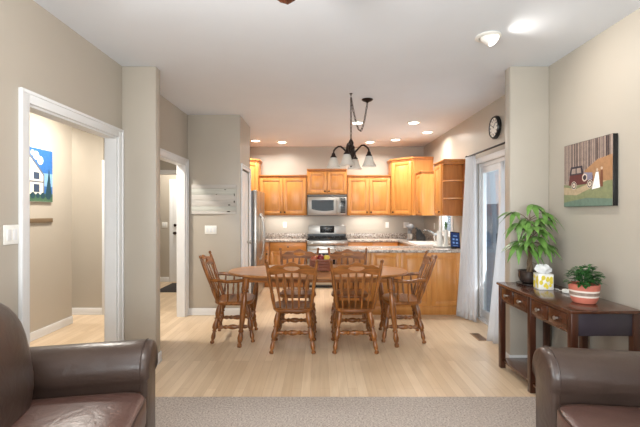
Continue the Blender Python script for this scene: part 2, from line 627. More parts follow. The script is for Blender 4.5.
bb('baseboard_hall', [(HX, HX + t, 1.6, 5.11), (-4.9, -3.014, 5.54 - t, 5.54), (-3.9, -3.10, 8.22 - t, 8.22)])

# doors ---------------------------------------------------------------
def panel_door_y(name, x0, x1, o, knob_y, out, parent=None):
    y0, y1, z0, z1 = o
    mb = MB()
    mb.box(x0, x1, y0 + 0.018, y1 - 0.018, 0.01, z1 - 0.018, 0.002)
    w = y1 - y0
    xf = x1 if out > 0 else x0
    for (za, zb) in ((0.22, 0.95), (1.08, 1.86)):
        for k in range(2):
            ya = y0 + 0.10 + k * (w / 2 - 0.035)
            yb = ya + w / 2 - 0.165
            a, b = sorted((xf, xf + out * 0.006))
            mb.box(a, b, ya, yb, za, zb, 0.004)
    d = struct(name, mb, M['white'])
    k = MB()
    k.lathe([(0.026, 0), (0.026, 0.08), (0.012, 0.12), (0.012, 0.5), (0.028, 0.62), (0.030, 0.8), (0.022, 0.98), (0.001, 1.0)], 14, 0, (xf, knob_y, 0.96), (xf + out * 0.065, knob_y, 0.96))
    k.build('door_knob', M['steel'], d)
    h = MB()
    far = y0 + 0.02 if knob_y > (y0 + y1) / 2 else y1 - 0.02
    for hz in (0.25, 1.02, 1.83):
        h.cyl((xf + out * 0.006, far, hz - 0.04), (xf + out * 0.006, far, hz + 0.04), 0.006, n=8)
    h.build('hinge', M['slot'], d)
    return d
panel_door_y('door_1', PX - 0.05, PX - 0.012, PD, 6.14, 1)
mb = MB().box(FD[0], FD[1], 8.18, 8.22, 0.005, FD[3], 0.002)
for (za, zb) in ((0.22, 0.95), (1.1, 1.85)):
    for (xa, xb) in ((-2.92, -2.62), (-2.52, -2.22)):
        mb.box(xa, xb, 8.172, 8.18, za, zb, 0.004)
d2 = struct('door_2', mb, M['white'])
k = MB()
k.lathe([(0.03, 0), (0.03, 0.1), (0.012, 0.15), (0.012, 0.5), (0.03, 0.65), (0.03, 0.85), (0.001, 1.0)], 12, 0, (-2.96, 8.18, 1.0), (-2.96, 8.11, 1.0))
k.build('door_knob', M['bronze'], d2)
k = MB()
k.lathe([(0.03, 0), (0.03, 0.7), (0.02, 1.0)], 12, 0, (-2.96, 8.18, 1.16), (-2.96, 8.155, 1.16))
k.build('deadbolt', M['bronze'], d2)

# patio door -----------------------------------------------------------
def patio():
    y0, y1, z0, z1 = SD
    fr = MB()
    x0, x1 = XR + 0.01, XR + 0.10
    fr.box(x0, x1, y0, y0 + 0.045, 0, z1, 0.003)
    fr.box(x0, x1, y1 - 0.045, y1, 0, z1, 0.003)
    fr.box(x0, x1, y0 + 0.045, y1 - 0.045, z1 - 0.05, z1, 0.003)
    fr.box(x0, x1, y0 + 0.045, y1 - 0.045, 0, 0.035, 0.003)
    d = struct('door_3', fr, M['white'])
    ym = (y0 + y1) / 2
    for i, (a, b, xa) in enumerate(((ym - 0.03, y1 - 0.045, XR + 0.022), (y0 + 0.045, ym + 0.03, XR + 0.062))):
        s = MB()
        xb = xa + 0.032
        s.box(xa, xb, a, a + 0.065, 0.035, z1 - 0.05, 0.003)
        s.box(xa, xb, b - 0.065, b, 0.035, z1 - 0.05, 0.003)
        s.box(xa, xb, a + 0.065, b - 0.065, z1 - 0.13, z1 - 0.05, 0.003)
        s.box(xa, xb, a + 0.065, b - 0.065, 0.035, 0.14, 0.003)
        so = s.build('sliding_panel', M['white'], d)
        MB().box(xa + 0.012, xa + 0.018, a + 0.065, b - 0.065, 0.14, z1 - 0.13).build('glass_pane', M['glass'], so)
        if i == 0:
            h = MB().tube([(xa, a + 0.032, 0.98), (xa - 0.03, a + 0.032, 1.0), (xa - 0.03, a + 0.032, 1.16), (xa, a + 0.032, 1.18)], 0.008)
            h.build('door_handle', M['blackm'], so)
    c = MB()
    w = 0.075
    c.box(XR - 0.018, XR, y0 - w, y0, 0, z1 + w, 0.004)
    c.box(XR - 0.018, XR, y1, y1 + w, 0, z1 + w, 0.004)
    c.box(XR - 0.018, XR, y0, y1, z1, z1 + w, 0.004)
    c.box(XR - 0.018, XR + 0.012, y0, y1, 0, 0.012)
    c.build('door_casing', M['white'], d)
patio()

def window(name, o, axis, pos, inward, cols=2):
    """window in a wall; o=(a0,a1,z0,z1) along the wall, pos = inner face coordinate"""
    a0, a1, z0, z1 = o
    def bx(mb, a, b, za, zb, d0, d1, bev=0.003):
        p, q = sorted((pos + inward * d0, pos + inward * d1))
        if axis == 'y': mb.box(p, q, a, b, za, zb, bev)
        else: mb.box(a, b, p, q, za, zb, bev)
    f = MB()
    for (a, b, za, zb) in ((a0, a0 + 0.045, z0, z1), (a1 - 0.045, a1, z0, z1), (a0 + 0.045, a1 - 0.045, z1 - 0.05, z1), (a0 + 0.045, a1 - 0.045, z0, z0 + 0.05)):
        bx(f, a, b, za, zb, -0.10, -0.02)
    for k in range(1, cols):
        m_ = a0 + (a1 - a0) * k / cols
        bx(f, m_ - 0.02, m_ + 0.02, z0 + 0.05, z1 - 0.05, -0.09, -0.03)
    w = struct(name, f, M['white'])
    g = MB(); bx(g, a0 + 0.045, a1 - 0.045, z0 + 0.05, z1 - 0.05, -0.064, -0.058, 0)
    g.build('glass_pane', M['glass'], w)
    c = MB()
    for (a, b, za, zb) in ((a0 - 0.07, a0, z0, z1 + 0.07), (a1, a1 + 0.07, z0, z1 + 0.07), (a0, a1, z1, z1 + 0.07)):
        bx(c, a, b, za, zb, 0, 0.016)
    c.build('window_casing', M['white'], w)
    s = MB(); bx(s, a0 - 0.08, a1 + 0.08, z0 - 0.03, z0, -0.02, 0.045, 0.005)
    s.build('window_sill', M['white'], w)
    return w
window('window_1', KW, 'y', XR, -1, 1)
window('window_2', LW, 'y', XL, 1, 3)
window('window_3', RW, 'x', YR, 1, 3)
# outdoors
struct('ground', MB().box(2.36, 14, -4, 26, -0.30, -0.12), M['ground'])
fm = MB()
for i in range(70):
    fm.box(9.0, 9.03, 2.0 + i * 0.3, 2.28 + i * 0.3, -0.12, 1.9)
fm.box(9.03, 9.08, 2.0, 23.0, 0.3, 0.4)
fm.box(9.03, 9.08, 2.0, 23.0, 1.5, 1.6)
tag(fm.build('fence', M['fence']), 'pale board fence standing beyond the patio door', 'fence')

# ------------------------------------------------------------------ ceiling lights
def make_can(loc, label):
    t_ = thing('recessed_light', label, 'ceiling light', loc, 0, 'recessed kitchen lights')
    r = MB()
    r.lathe([(0.076, -0.001), (0.10, -0.001), (0.102, -0.006), (0.096, -0.012), (0.080, -0.012), (0.076, -0.004)], 28)
    r.build('trim_ring', M['plate'], t_)
    l = MB(); l.lathe([(0.078, -0.0045), (0.070, -0.009), (0.0005, -0.011)], 24)
    l.build('lens', M['lens'], t_)
    area_light('bulb', (0, 0, -0.03), (0, 0, 0), 0.15, 0.15, CAN_W, (1.0, 0.965, 0.91), t_, 'DISK', math.radians(160))
    return t_
can = make_can((-1.2, 7.45, CEIL), 'round recessed ceiling light at far left, close to the pantry corner')
for (x, y, lb) in ((-0.72, 7.6, 'round recessed ceiling light above the left pair of wall cabinets'),
                   (0.56, 5.98, 'round recessed ceiling light partly behind the chandelier chain'),
                   (0.95, 7.6, 'round recessed ceiling light far back, just right of the chandelier'),
                   (1.39, 7.35, 'round recessed ceiling light above the tall corner cabinet'),
                   (1.40, 5.97, 'round recessed ceiling light nearest camera among the three at right'),
                   (1.79, 6.67, 'rightmost round recessed ceiling light, along the sink wall')):
    dup(can, (x, y, CEIL), 0, lb)

t_ = thing('eyeball_light', 'lit tilted eyeball spotlight in the living room ceiling', 'ceiling light', (1.29, 3.07, CEIL))
MB().lathe([(0.062, -0.001), (0.094, -0.001), (0.096, -0.008), (0.088, -0.014), (0.066, -0.014), (0.062, -0.004)], 28).build('trim_ring', M['plate'], t_)
dirv = Vector((0.50, -0.42, -0.75)).normalized()
eb = MB()
eb.ball((0, 0, 0.004), 0.060, n=20, m=12)
eb.lathe([(0.056, 0), (0.056, 0.8), (0.050, 1.0)], 20, 0, Vector((0, 0, 0.004)), Vector((0, 0, 0.004)) + dirv * 0.062)
eb.build('eyeball', M['plate'], t_)
MB().lathe([(0.046, 0), (0.044, 0.8), (0.001, 1.0)], 20, 0, Vector((0, 0, 0.004)) + dirv * 0.0605, Vector((0, 0, 0.004)) + dirv * 0.069).build('lens', M['lens2'], t_)
area_light('bulb', tuple(Vector((0, 0, 0.004)) + dirv * 0.075), dirv.to_track_quat('-Z', 'Y').to_euler(), 0.08, 0.08, 8, (1, 0.95, 0.88), t_, 'DISK', math.radians(150))

def added_dome_lamp(loc, label, watts):  # unseen fixtures, put in only to brighten the hall rooms
    t_ = thing('added_dome_light', label, 'ceiling light', loc)
    MB().lathe([(0.15, -0.001), (0.15, -0.02), (0.13, -0.03)], 24).build('base_ring', M['steel'], t_)
    MB().lathe([(0.14, -0.03), (0.125, -0.06), (0.09, -0.085), (0.04, -0.10), (0.001, -0.103)], 24).build('glass_bowl', M['frost'], t_)
    area_light('bulb', (0, 0, -0.12), (0, 0, 0), 0.25, 0.25, watts, (1.0, 0.95, 0.86), t_, 'DISK')
added_dome_lamp((-2.5, 4.45, CEIL), 'unseen domed lamp added to light the hall beyond the left doorway', HALL_FILL_W)
added_dome_lamp((-4.0, 5.15, CEIL), 'unseen domed lamp added to brighten the side passage off the hall', HALL_FILL_W * 0.5)
added_dome_lamp((-2.8, 7.65, CEIL), 'unseen domed lamp added to light the entry by the front door', HALL_FILL_W * 0.5)

# ceiling fan -----------------------------------------------------------
FX, FY, FZ = -0.48, 1.30, 2.418
t_ = thing('ceiling_fan', 'ceiling fan with dark wood blades, one tip at the top edge', 'ceiling fan', (FX, FY, CEIL))
MB().lathe([(0.065, -0.001), (0.07, -0.02), (0.04, -0.06), (0.014, -0.07), (0.014, -0.24), (0.05, -0.25)], 20).build('downrod', M['bronze'], t_)
MB().lathe([(0.05, -0.24), (0.115, -0.26), (0.13, -0.31), (0.12, -0.36), (0.06, -0.38), (0.001, -0.385)], 24).build('motor', M['bronze'], t_)
for k_ in range(5):
    a = math.radians(58 + 72 * k_)
    mt = Matrix.Rotation(a, 4, 'Z') @ Matrix.Translation((0, 0, FZ - CEIL)) @ Matrix.Rotation(-0.2, 4, 'X')
    b = MB()
    poly = [(0.17, -0.045), (0.25, -0.06), (0.66, -0.07), (0.70, -0.055), (0.70, 0.055), (0.66, 0.07), (0.25, 0.06), (0.17, 0.045)]
    b.prism(poly, 'z', -0.004, 0.004, mtx=mt)
    bl = b.build('blade', M['cherry'], t_)
    MB().box(0.09, 0.21, -0.015, 0.015, -0.010, -0.004, 0.002, mtx=mt).build('blade_iron', M['bronze'], bl)
MB().lathe([(0.075, -0.385), (0.10, -0.41), (0.09, -0.46), (0.05, -0.49), (0.001, -0.50)], 20).build('added_light_bowl', M['frost'], t_)  # light kit out of view, added to go with the fill light below
pl_ = bpy.data.lights.new('bulb', 'POINT')  # fill light added under the fan to brighten room and ceiling
pl_.energy = FAN_FILL_W
pl_.color = (1.0, 0.96, 0.91)
pl_.shadow_soft_size = 0.09
po_ = bpy.data.objects.new('bulb', pl_)
COL.objects.link(po_)
po_.location = (0, 0, -0.60)
po_.parent = t_

# ------------------------------------------------------------------ kitchen cabinets
CT = 0.90            # counter height

def front(mb, x0, x1, z0, z1, y, mtx, rail=0.055):
    """framed door front in the local xz plane, face towards -y at y"""
    f = 0.02
    mb.box(x0, x0 + rail, y - f, y, z0, z1, 0.003, mtx=mtx)
    mb.box(x1 - rail, x1, y - f, y, z0, z1, 0.003, mtx=mtx)
    mb.box(x0 + rail, x1 - rail, y - f, y, z1 - rail, z1, 0.003, mtx=mtx)
    mb.box(x0 + rail, x1 - rail, y - f, y, z0, z0 + rail, 0.003, mtx=mtx)
    mb.box(x0 + rail - 0.002, x1 - rail + 0.002, y - f + 0.009, y, z0 + rail - 0.002, z1 - rail + 0.002, 0, mtx=mtx)
    mb.box(x0 + rail + 0.02, x1 - rail - 0.02, y - f + 0.002, y, z0 + rail + 0.02, z1 - rail - 0.02, 0.007, mtx=mtx)

def knob(parent, x, y, z, mtx=None, mat=None, s=1.0):
    k = MB()
    k.lathe([(0.010 * s, 0), (0.007 * s, 0.3), (0.008 * s, 0.5), (0.016 * s, 0.7), (0.015 * s, 0.9), (0.001, 1.0)], 12, 0, (x, y, z), (x, y - 0.028 * s, z), mtx)
    return k.build('knob', mat or M['knob'], parent)

def cab_door(t_, x0, x1, z0, z1, y, side, kz, mtx=None, name='door', rail=0.055):
    d = MB(); front(d, x0, x1, z0, z1, y, mtx, rail)
    do = d.build(name, M['cab'], t_)
    kx = x1 - 0.032 if side > 0 else (x0 + 0.032 if side < 0 else (x0 + x1) / 2)
    knob(do, kx, y - 0.02, kz, mtx)
    return do

def crown(mb, x0, x1, y0, yb, z, mtx=None, h=0.05, p=0.035):
    """moulding strip on the top, front at y0 (towards -y)"""
    mb.box(x0 - p * 0.4, x1 + p * 0.4, y0 - p * 0.4, yb, z - h, z - h * 0.5, 0.004, mtx=mtx)
    mb.box(x0 - p, x1 + p, y0 - p, yb, z - h * 0.5, z, 0.006, mtx=mtx)

def wall_cab(x0, x1, z0, z1, label, doors=2, depth=0.33, yb=YB, crown_h=0.045):
    y0 = yb - depth + 0.02
    t_ = thing('wall_cabinet', label, 'cabinet', ((x0 + x1) / 2, yb, z0), 0, 'wall cabinets')
    w = (x1 - x0) / 2
    H = z1 - z0
    b = MB().box(-w, w, y0 - yb, -0.002, 0, H - 0.01, 0.002)
    b.build('body', M['cab'], t_)
    dw = (2 * w - 0.02) / doors
    for i in range(doors):
        a = -w + 0.01 + i * dw + 0.008
        side = (1 if i == 0 else -1) if doors == 2 else 1
        cab_door(t_, a, a + dw - 0.016, 0.025, H - crown_h - 0.02, y0 - yb, side, 0.06)
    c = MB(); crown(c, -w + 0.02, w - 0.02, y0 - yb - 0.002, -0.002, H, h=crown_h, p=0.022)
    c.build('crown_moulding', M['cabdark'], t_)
    if z0 < 1.5:  # hidden bars added to brighten the backsplash
        MB().box(-w + 0.06, w - 0.06, -0.20, -0.16, -0.012, -0.001, 0.002).build('added_light_bar', M['plate'], t_)
        area_light('backsplash_fill', (0, -0.18, -0.014), (0, 0, 0), 2 * w - 0.14, 0.03, UNDER_FILL_W, (1.0, 0.96, 0.9), t_)
    return t_
wall_cab(-1.195, -0.262, 1.365, 2.155, 'pair of honey maple wall cabinet doors left of the microwave')
wall_cab(-0.258, 0.530, 1.775, 2.275, 'short two-door maple wall cabinet directly above the microwave')
wall_cab(0.534, 1.385, 1.365, 2.155, 'pair of honey maple wall cabinet doors right of the microwave')

def corner_cab(sgn, label, z0=1.365, z1=2.46):
    """diagonal corner cabinet; sgn +1 right corner, -1 left corner"""
    cx = XR if sgn > 0 else XL
    t_ = thing('corner_cabinet', label, 'cabinet', (cx, YB, z0), 0, 'wall cabinets')
    H = z1 - z0
    E = 0.72 if sgn > 0 else 0.625
    A = (-sgn * E, -0.33)
    B = (-sgn * (E - 0.35), -0.68)
    poly = [(-sgn * 0.002, -0.002), (-sgn * E, -0.002), A, B, (-sgn * 0.002, -0.68)]
    MB().prism(poly, 'z', 0, H - 0.02).build('body', M['cab'], t_)
    P0, P1 = (Vector((A[0], A[1], 0)), Vector((B[0], B[1], 0))) if sgn > 0 else (Vector((B[0], B[1], 0)), Vector((A[0], A[1], 0)))
    d = P1 - P0
    ln = d.length
    mtx = Matrix.Translation(P0) @ Matrix.Rotation(math.atan2(d.y, d.x), 4, 'Z')
    cab_door(t_, 0.03, ln - 0.03, 0.025, H - 0.075, 0, -1 if sgn > 0 else 1, 0.06, mtx, rail=0.06)
    c = MB()
    for (g, za, zb) in ((0.012, H - 0.06, H - 0.03), (0.032, H - 0.03, H)):
        pl = [(-sgn * 0.002, -0.002), (-sgn * (E + g), -0.002), (-sgn * (E + g), -0.33 - g * 0.4), (-sgn * (E - 0.35 + g * 0.4), -0.68 - g), (-sgn * 0.002, -0.68 - g)]
        c.prism(pl, 'z', za, zb)
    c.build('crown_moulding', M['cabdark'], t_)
corner_cab(1, 'tall diagonal corner wall cabinet in the right kitchen corner')
corner_cab(-1, 'tall diagonal corner wall cabinet peeking out behind the refrigerator')

# right wall: local frame whose -y points to -x of the room
def right_frame(yc):
    return Matrix.Rotation(-PI / 2, 4, 'Z')   # local x -> -world y, local -y -> -world x
def right_cab(ya, yb_, z0, z1, label, open_end=0.0):
    t_ = thing('wall_cabinet', label, 'cabinet', (XR, (ya + yb_) / 2, z0), 0, 'wall cabinets')
    h = (yb_ - ya) / 2
    H = z1 - z0
    xf = -0.31
    body_end = -h + open_end
    b = MB().box(xf, -0.002, body_end, h, 0, H - 0.02, 0.002)
    b.build('body', M['cab'], t_)
    mt = Matrix.Translation((xf, 0, 0)) @ Matrix.Rotation(-PI / 2, 4, 'Z')
    # local x of the door = -world y
    cab_door(t_, -h + 0.012, -body_end - 0.012, 0.025, H - 0.06, 0, 1, 0.06, mt, rail=0.05)
    c = MB()
    for (g, za, zb) in ((0.010, H - 0.05, H - 0.025), (0.026, H - 0.025, H)):
        c.box(xf - g, -0.002, -h - g, h + g * 0.2, za, zb, 0.004)
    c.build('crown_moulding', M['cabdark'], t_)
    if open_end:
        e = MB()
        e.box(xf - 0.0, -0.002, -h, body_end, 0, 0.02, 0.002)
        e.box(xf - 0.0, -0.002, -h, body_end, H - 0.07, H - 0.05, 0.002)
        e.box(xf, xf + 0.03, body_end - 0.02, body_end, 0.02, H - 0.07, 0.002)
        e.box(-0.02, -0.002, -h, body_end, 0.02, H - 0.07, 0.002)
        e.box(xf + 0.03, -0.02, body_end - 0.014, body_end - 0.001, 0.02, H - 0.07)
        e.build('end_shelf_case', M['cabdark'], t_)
        for k_ in (1, 2):
            zz = (H - 0.05) * k_ / 3
            s = MB()
            s.prism([(-0.02, body_end - 0.002), (xf + 0.012, body_end - 0.002), (xf + 0.012, body_end - 0.06), (xf + 0.05, -h + 0.05), (xf + 0.10, -h + 0.015), (-0.02, -h + 0.015)], 'z', zz - 0.009, zz + 0.009)
            s.build('shelf', M['cab'], t_)
    return t_
right_cab(7.10, 7.46, 1.365, 2.16, 'narrow maple wall cabinet with plain side between corner cabinet and sink window')
right_cab(5.78, 6.28, 1.365, 2.185, 'maple wall cabinet with open end shelves beside the white curtain', 0.13)

# base cabinets
def base_cab(x0, x1, label, yf=YB - 0.61, yb=YB - 0.003, drawer=True, doors=1):
    t_ = thing('base_cabinet', label, 'cabinet', ((x0 + x1) / 2, yf, 0), 0, 'base cabinets')
    w = (x1 - x0) / 2 - 0.001
    b = MB().box(-w, w, 0, yb - yf, 0.10, CT - 0.04, 0.002)
    b.box(-w, w, 0.07, yb - yf, 0.0, 0.10)
    b.build('body', M['cab'], t_)
    d = MB()
    d.box(-w + 0.012, w - 0.012, -0.02, 0, CT - 0.20, CT - 0.055, 0.005)
    do = d.build('drawer', M['cabh'], t_)
    knob(do, 0, -0.02, CT - 0.128)
    dw = (2 * w - 0.012) / doors
    for i in range(doors):
        a = -w + 0.006 + i * dw + 0.006
        cab_door(t_, a, a + dw - 0.012, 0.12, CT - 0.215, 0, 1 if i == 0 else -1, CT - 0.26)
base_cab(-1.19, -0.955, 'narrow maple base cabinet beside the refrigerator')
base_cab(-0.952, -0.252, 'wide maple base cabinet left of the range', doors=2)
base_cab(0.530, 1.000, 'maple base cabinet right of the range, partly hidden by the peninsula')
base_cab(1.003, 1.470, 'maple base cabinet in the inner corner near the sink')
# sink run along the right wall
t_ = thing('sink_cabinet', 'maple sink base cabinet along the window wall', 'cabinet', (1.505, 6.2, 0))
b = MB().box(0, 0.605, 0.0, 1.95, 0.10, 0.69, 0.002)
b.box(0, 0.02, 0, 1.95, 0.69, CT - 0.04)
b.box(0.07, 0.6, 0.0, 1.95, 0, 0.10)
b.build('body', M['cab'], t_)
for i in range(3):
    mt = Matrix.Translation((0, 0.02 + 0.45 * (i + 1), 0)) @ Matrix.Rotation(-PI / 2, 4, 'Z')
    cab_door(t_, 0.01, 0.44, 0.12, CT - 0.06, 0, 1, CT - 0.12, mt)

# peninsula
PF = 5.54
t_ = thing('peninsula_cabinet', 'maple peninsula with raised back panels behind the dining table', 'cabinet', (0.25, PF, 0))
PW = 1.83
b = MB().box(0, PW, 0.0, 0.61, 0.0, CT - 0.04, 0.002)
b.build('body', M['cab'], t_)
sk = MB().box(-0.004, PW, -0.016, 0, 0.0, 0.115, 0.004)
sk.build('base_moulding', M['cab'], t_)
n = 4
pw = 0.415
for i in range(n):
    p = MB()
    front(p, 0.04 + i * pw + 0.001, 0.04 + (i + 1) * pw - 0.001, 0.117, CT - 0.042, 0, None, 0.062)
    p.build('back_panel', M['cab'], t_)
p = MB()
mt = Matrix.Translation((0, 0.61, 0)) @ Matrix.Rotation(-PI / 2, 4, 'Z')
front(p, 0.01, 0.60, 0.117, CT - 0.045, 0, mt, 0.06)
p.build('end_panel', M['cab'], t_)

# countertops
mb = MB()
mb.box(-1.20, -0.252, YB - 0.645, YB - 0.003, CT - 0.038, CT, 0.006)
mb.box(-1.20, -0.252, YB - 0.023, YB - 0.003, CT, CT + 0.10, 0.003)
tag(mb.build('countertop', M['granite']), 'short granite countertop between refrigerator and range', 'countertop', 'granite countertops')
mb = MB()
mb.box(0.530, XR - 0.003, YB - 0.645, YB - 0.003, CT - 0.038, CT, 0.006)
mb.box(0.530, XR - 0.003, YB - 0.023, YB - 0.003, CT, CT + 0.10, 0.003)
SX0, SX1, SY0, SY1 = 1.58, 1.98, 6.42, 7.06
mb.box(1.47, SX0, 6.17, YB - 0.640, CT - 0.038, CT, 0.003)
mb.box(SX1, XR - 0.003, 6.17, YB - 0.640, CT - 0.038, CT, 0.003)
mb.box(SX0, SX1, 6.17, SY0, CT - 0.038, CT, 0.003)
mb.box(SX0, SX1, SY1, YB - 0.640, CT - 0.038, CT, 0.003)
mb.box(XR - 0.023, XR - 0.003, 6.17, YB - 0.02, CT, CT + 0.10, 0.003)
mb.box(0.215, XR - 0.003, PF - 0.05, 6.18, CT - 0.038, CT, 0.006)
tag(mb.build('countertop', M['granite']), 'long granite countertop running from range round sink to peninsula', 'countertop', 'granite countertops')
# sink
t_ = thing('sink', 'white inset kitchen sink below the window', 'sink', (SX0, SY0, CT))
s = MB()
a, b_ = SX1 - SX0, SY1 - SY0
s.box(-0.015, a + 0.015, -0.015, 0.02, -0.002, 0.010, 0.003)
s.box(-0.015, a + 0.015, b_ - 0.02, b_ + 0.015, -0.002, 0.010, 0.003)
s.box(-0.015, 0.02, 0.02, b_ - 0.02, -0.002, 0.010, 0.003)
s.box(a - 0.02, a + 0.015, 0.02, b_ - 0.02, -0.002, 0.010, 0.003)
s.build('rim', M['plate'], t_)
s = MB()
s.box(0.004, 0.02, 0.004, b_ - 0.004, -0.18, -0.002)
s.box(a - 0.02, a - 0.004, 0.004, b_ - 0.004, -0.18, -0.002)
s.box(0.02, a - 0.02, 0.004, 0.02, -0.18, -0.002)
s.box(0.02, a - 0.02, b_ - 0.02, b_ - 0.004, -0.18, -0.002)
s.box(0.02, a - 0.02, 0.02, b_ - 0.02, -0.19, -0.175)
s.build('basin', M['plate'], t_)

# range --------------------------------------------------------------------
RX = 0.139
t_ = thing('range', 'stainless steel gas range with black cooktop', 'stove', (RX, YB - 0.003, 0))
W2 = 0.379
MB().box(-W2, W2, -0.64, -0.01, 0.05, 0.895, 0.004).build('body', M['steeld'], t_)
MB().box(-W2, W2, -0.655, -0.085, 0.895, 0.915, 0.004).build('cooktop', M['black'], t_)
bg = MB().box(-W2, W2, -0.085, -0.012, 0.895, 1.165, 0.008)
bgo = bg.build('backguard', M['steel'], t_)
cp = MB()
cp.box(-0.14, 0.15, -0.091, -0.085, 1.01, 1.150, 0.004)
cpo = cp.build('control_panel', M['black'], bgo)
cp = MB()
for i in range(4):
    cp.box(-0.09 + i * 0.05, -0.065 + i * 0.05, -0.093, -0.091, 1.045, 1.06)
cp.box(-0.02, 0.04, -0.093, -0.091, 1.085, 1.115)
cp.build('display', M['slot'], bgo)
MB().box(-W2, W2, -0.090, -0.085, 0.918, 0.985).build('rear_vent', M['black'], bgo)
for gx in (-0.25, 0.0, 0.25):
    g = MB()
    for k_ in range(4):
        yy = -0.60 + k_ * 0.15
        g.box(gx - 0.115, gx + 0.115, yy - 0.008, yy + 0.008, 0.930, 0.945, 0.002)
    for k_ in (-0.107, 0, 0.107):
        g.box(gx + k_ - 0.008, gx + k_ + 0.008, -0.608, -0.142, 0.928, 0.943, 0.002)
    for sx in (-0.107, 0.107):
        for sy in (-0.6, -0.15):
            g.box(gx + sx - 0.008, gx + sx + 0.008, sy - 0.008, sy + 0.008, 0.915, 0.93)
    g.build('grate', M['blackm'], t_)
cpn = MB().box(-W2, W2, -0.685, -0.64, 0.80, 0.895, 0.012)
cpno = cpn.build('front_panel', M['steel'], t_)
for i in range(5):
    kx = -0.29 + i * 0.145
    MB().lathe([(0.024, 0), (0.024, 0.2), (0.019, 0.3), (0.018, 1.0)], 14, 0, (kx, -0.685, 0.848), (kx, -0.715, 0.848)).build('knob', M['steel'], cpno)
od = MB().box(-W2 + 0.004, W2 - 0.004, -0.68, -0.64, 0.26, 0.79, 0.006)
odo = od.build('oven_door', M['steel'], t_)
MB().box(-0.27, 0.27, -0.683, -0.68, 0.36, 0.66, 0.001).build('oven_window', M['glassdk'], odo)
MB().tube([(-0.33, -0.68, 0.735), (-0.33, -0.725, 0.735), (0.33, -0.725, 0.735), (0.33, -0.68, 0.735)], 0.012).build('handle', M['steel'], odo)
dr = MB().box(-W2 + 0.004, W2 - 0.004, -0.675, -0.64, 0.07, 0.25, 0.006).build('drawer', M['steel'], t_)
MB().box(-W2 + 0.02, W2 - 0.02, -0.60, -0.02, 0.0, 0.05).build('plinth', M['black'], t_)

# microwave -------------------------------------------------------------------
t_ = thing('microwave', 'stainless over-the-range microwave oven under the short cabinet', 'microwave', (RX - 0.002, YB - 0.003, 1.36))
w2, mh = 0.378, 0.405
MB().box(-w2, w2, -0.375, -0.002, 0, mh, 0.004).build('body', M['steeld'], t_)
MB().box(-w2, w2, -0.395, -0.375, mh - 0.045, mh, 0.004).build('top_vent', M['slot'], t_)
dm = MB().box(-w2, 0.235, -0.40, -0.375, 0.01, mh - 0.047, 0.005)
dmo = dm.build('door', M['steel'], t_)
wn = MB()
pts = []
pl = [(-0.30, 0.30), (0.13, 0.30), (0.13, 0.105)]
for k_ in range(9):
    u = k_ / 8
    pl.append((0.13 - 0.43 * u, 0.105 - 0.028 * math.sin(PI * u) + 0.02 * u))
wn.prism(pl, 'y', -0.404, -0.40)
wn.build('window', M['glassdk'], dmo)
MB().tube([(0.20, -0.40, 0.05), (0.20, -0.435, 0.08), (0.20, -0.442, 0.18), (0.20, -0.435, 0.29), (0.20, -0.40, 0.32)], 0.011).build('handle', M['steel'], dmo)
cpl = MB().box(0.238, w2, -0.398, -0.375, 0.01, mh - 0.047, 0.004).build('control_panel', M['steel'], t_)
bt = MB().box(0.258, w2 - 0.02, -0.401, -0.398, 0.05, mh - 0.065, 0.002)
bto = bt.build('keypad', M['black'], cpl)
MB().box(0.268, w2 - 0.03, -0.4025, -0.401, mh - 0.12, mh - 0.08).build('display', M['slot'], cpl)
for r_ in range(4):
    for c_ in range(3):
        MB().box(0.270 + c_ * 0.027, 0.288 + c_ * 0.027, -0.4022, -0.401, 0.075 + r_ * 0.042, 0.098 + r_ * 0.042).build('key', M['slot'], cpl)

# refrigerator -----------------------------------------------------------------
t_ = thing('refrigerator', 'grey side-by-side refrigerator behind the pantry corner', 'refrigerator', (XL + 0.02, 6.345, 0))
MB().box(0, 0.74, 0, 0.905, 0.03, 1.765, 0.006).build('body', M['steeld'], t_)
MB().box(0.02, 0.74, 0.02, 0.885, 0.0, 0.03).build('plinth', M['black'], t_)
for (ya, yb_, hy) in ((0.002, 0.40, 0.355), (0.405, 0.903, 0.45)):
    dd = MB().box(0.745, 0.805, ya, yb_, 0.06, 1.775, 0.014).build('door', M['steel'], t_)
    pts = []
    for k_ in range(11):
        u = k_ / 10
        pts.append((0.805 + 0.065 * math.sin(PI * u) ** 0.45 if 0 < u < 1 else 0.803, hy, 0.62 + 0.78 * u))
    MB().tube(pts, 0.014, 10).build('handle', M['steel'], dd)

# countertop items --------------------------------------------------------------
t_ = thing('knife_block', 'black slanted knife block on the counter in the back right corner', 'knife block', (1.875, 7.42, CT), math.radians(-6))
kb = MB()
kb.prism([(-0.085, 0.0), (0.075, 0.0), (0.075, 0.07), (-0.03, 0.21), (-0.095, 0.16)], 'y', -0.06, 0.06)
kb.build('block', M['black'], t_)
for i in range(4):
    hh = MB()
    yy = -0.04 + 0.027 * i
    hh.box(-0.012, 0.012, yy - 0.007, yy + 0.007, 0, 0.075, 0.004, mtx=Matrix.Translation((-0.055, 0, 0.175)) @ Matrix.Rotation(-0.62, 4, 'Y'))
    hh.build('knife_handle', M['black'], t_)
t_ = thing('can_opener', 'grey countertop appliance standing left of the knife block', 'appliance', (1.695, 7.55, CT))
ap = MB()
ap.lathe([(0.065, 0), (0.068, 0.02), (0.05, 0.03), (0.04, 0.16), (0.048, 0.20)], 20)
ap.build('body', M['steeld'], t_)
ap = MB().ball((0.0, -0.03, 0.25), 0.075, 0.10, 0.058, 18, 10)
ap.build('motor_head', M['steeld'], t_)
MB().lathe([(0.04, 0.03), (0.052, 0.06), (0.055, 0.12), (0.053, 0.12)], 18, 0, (0.0, -0.085, 0)).build('bowl', M['steel'], t_)

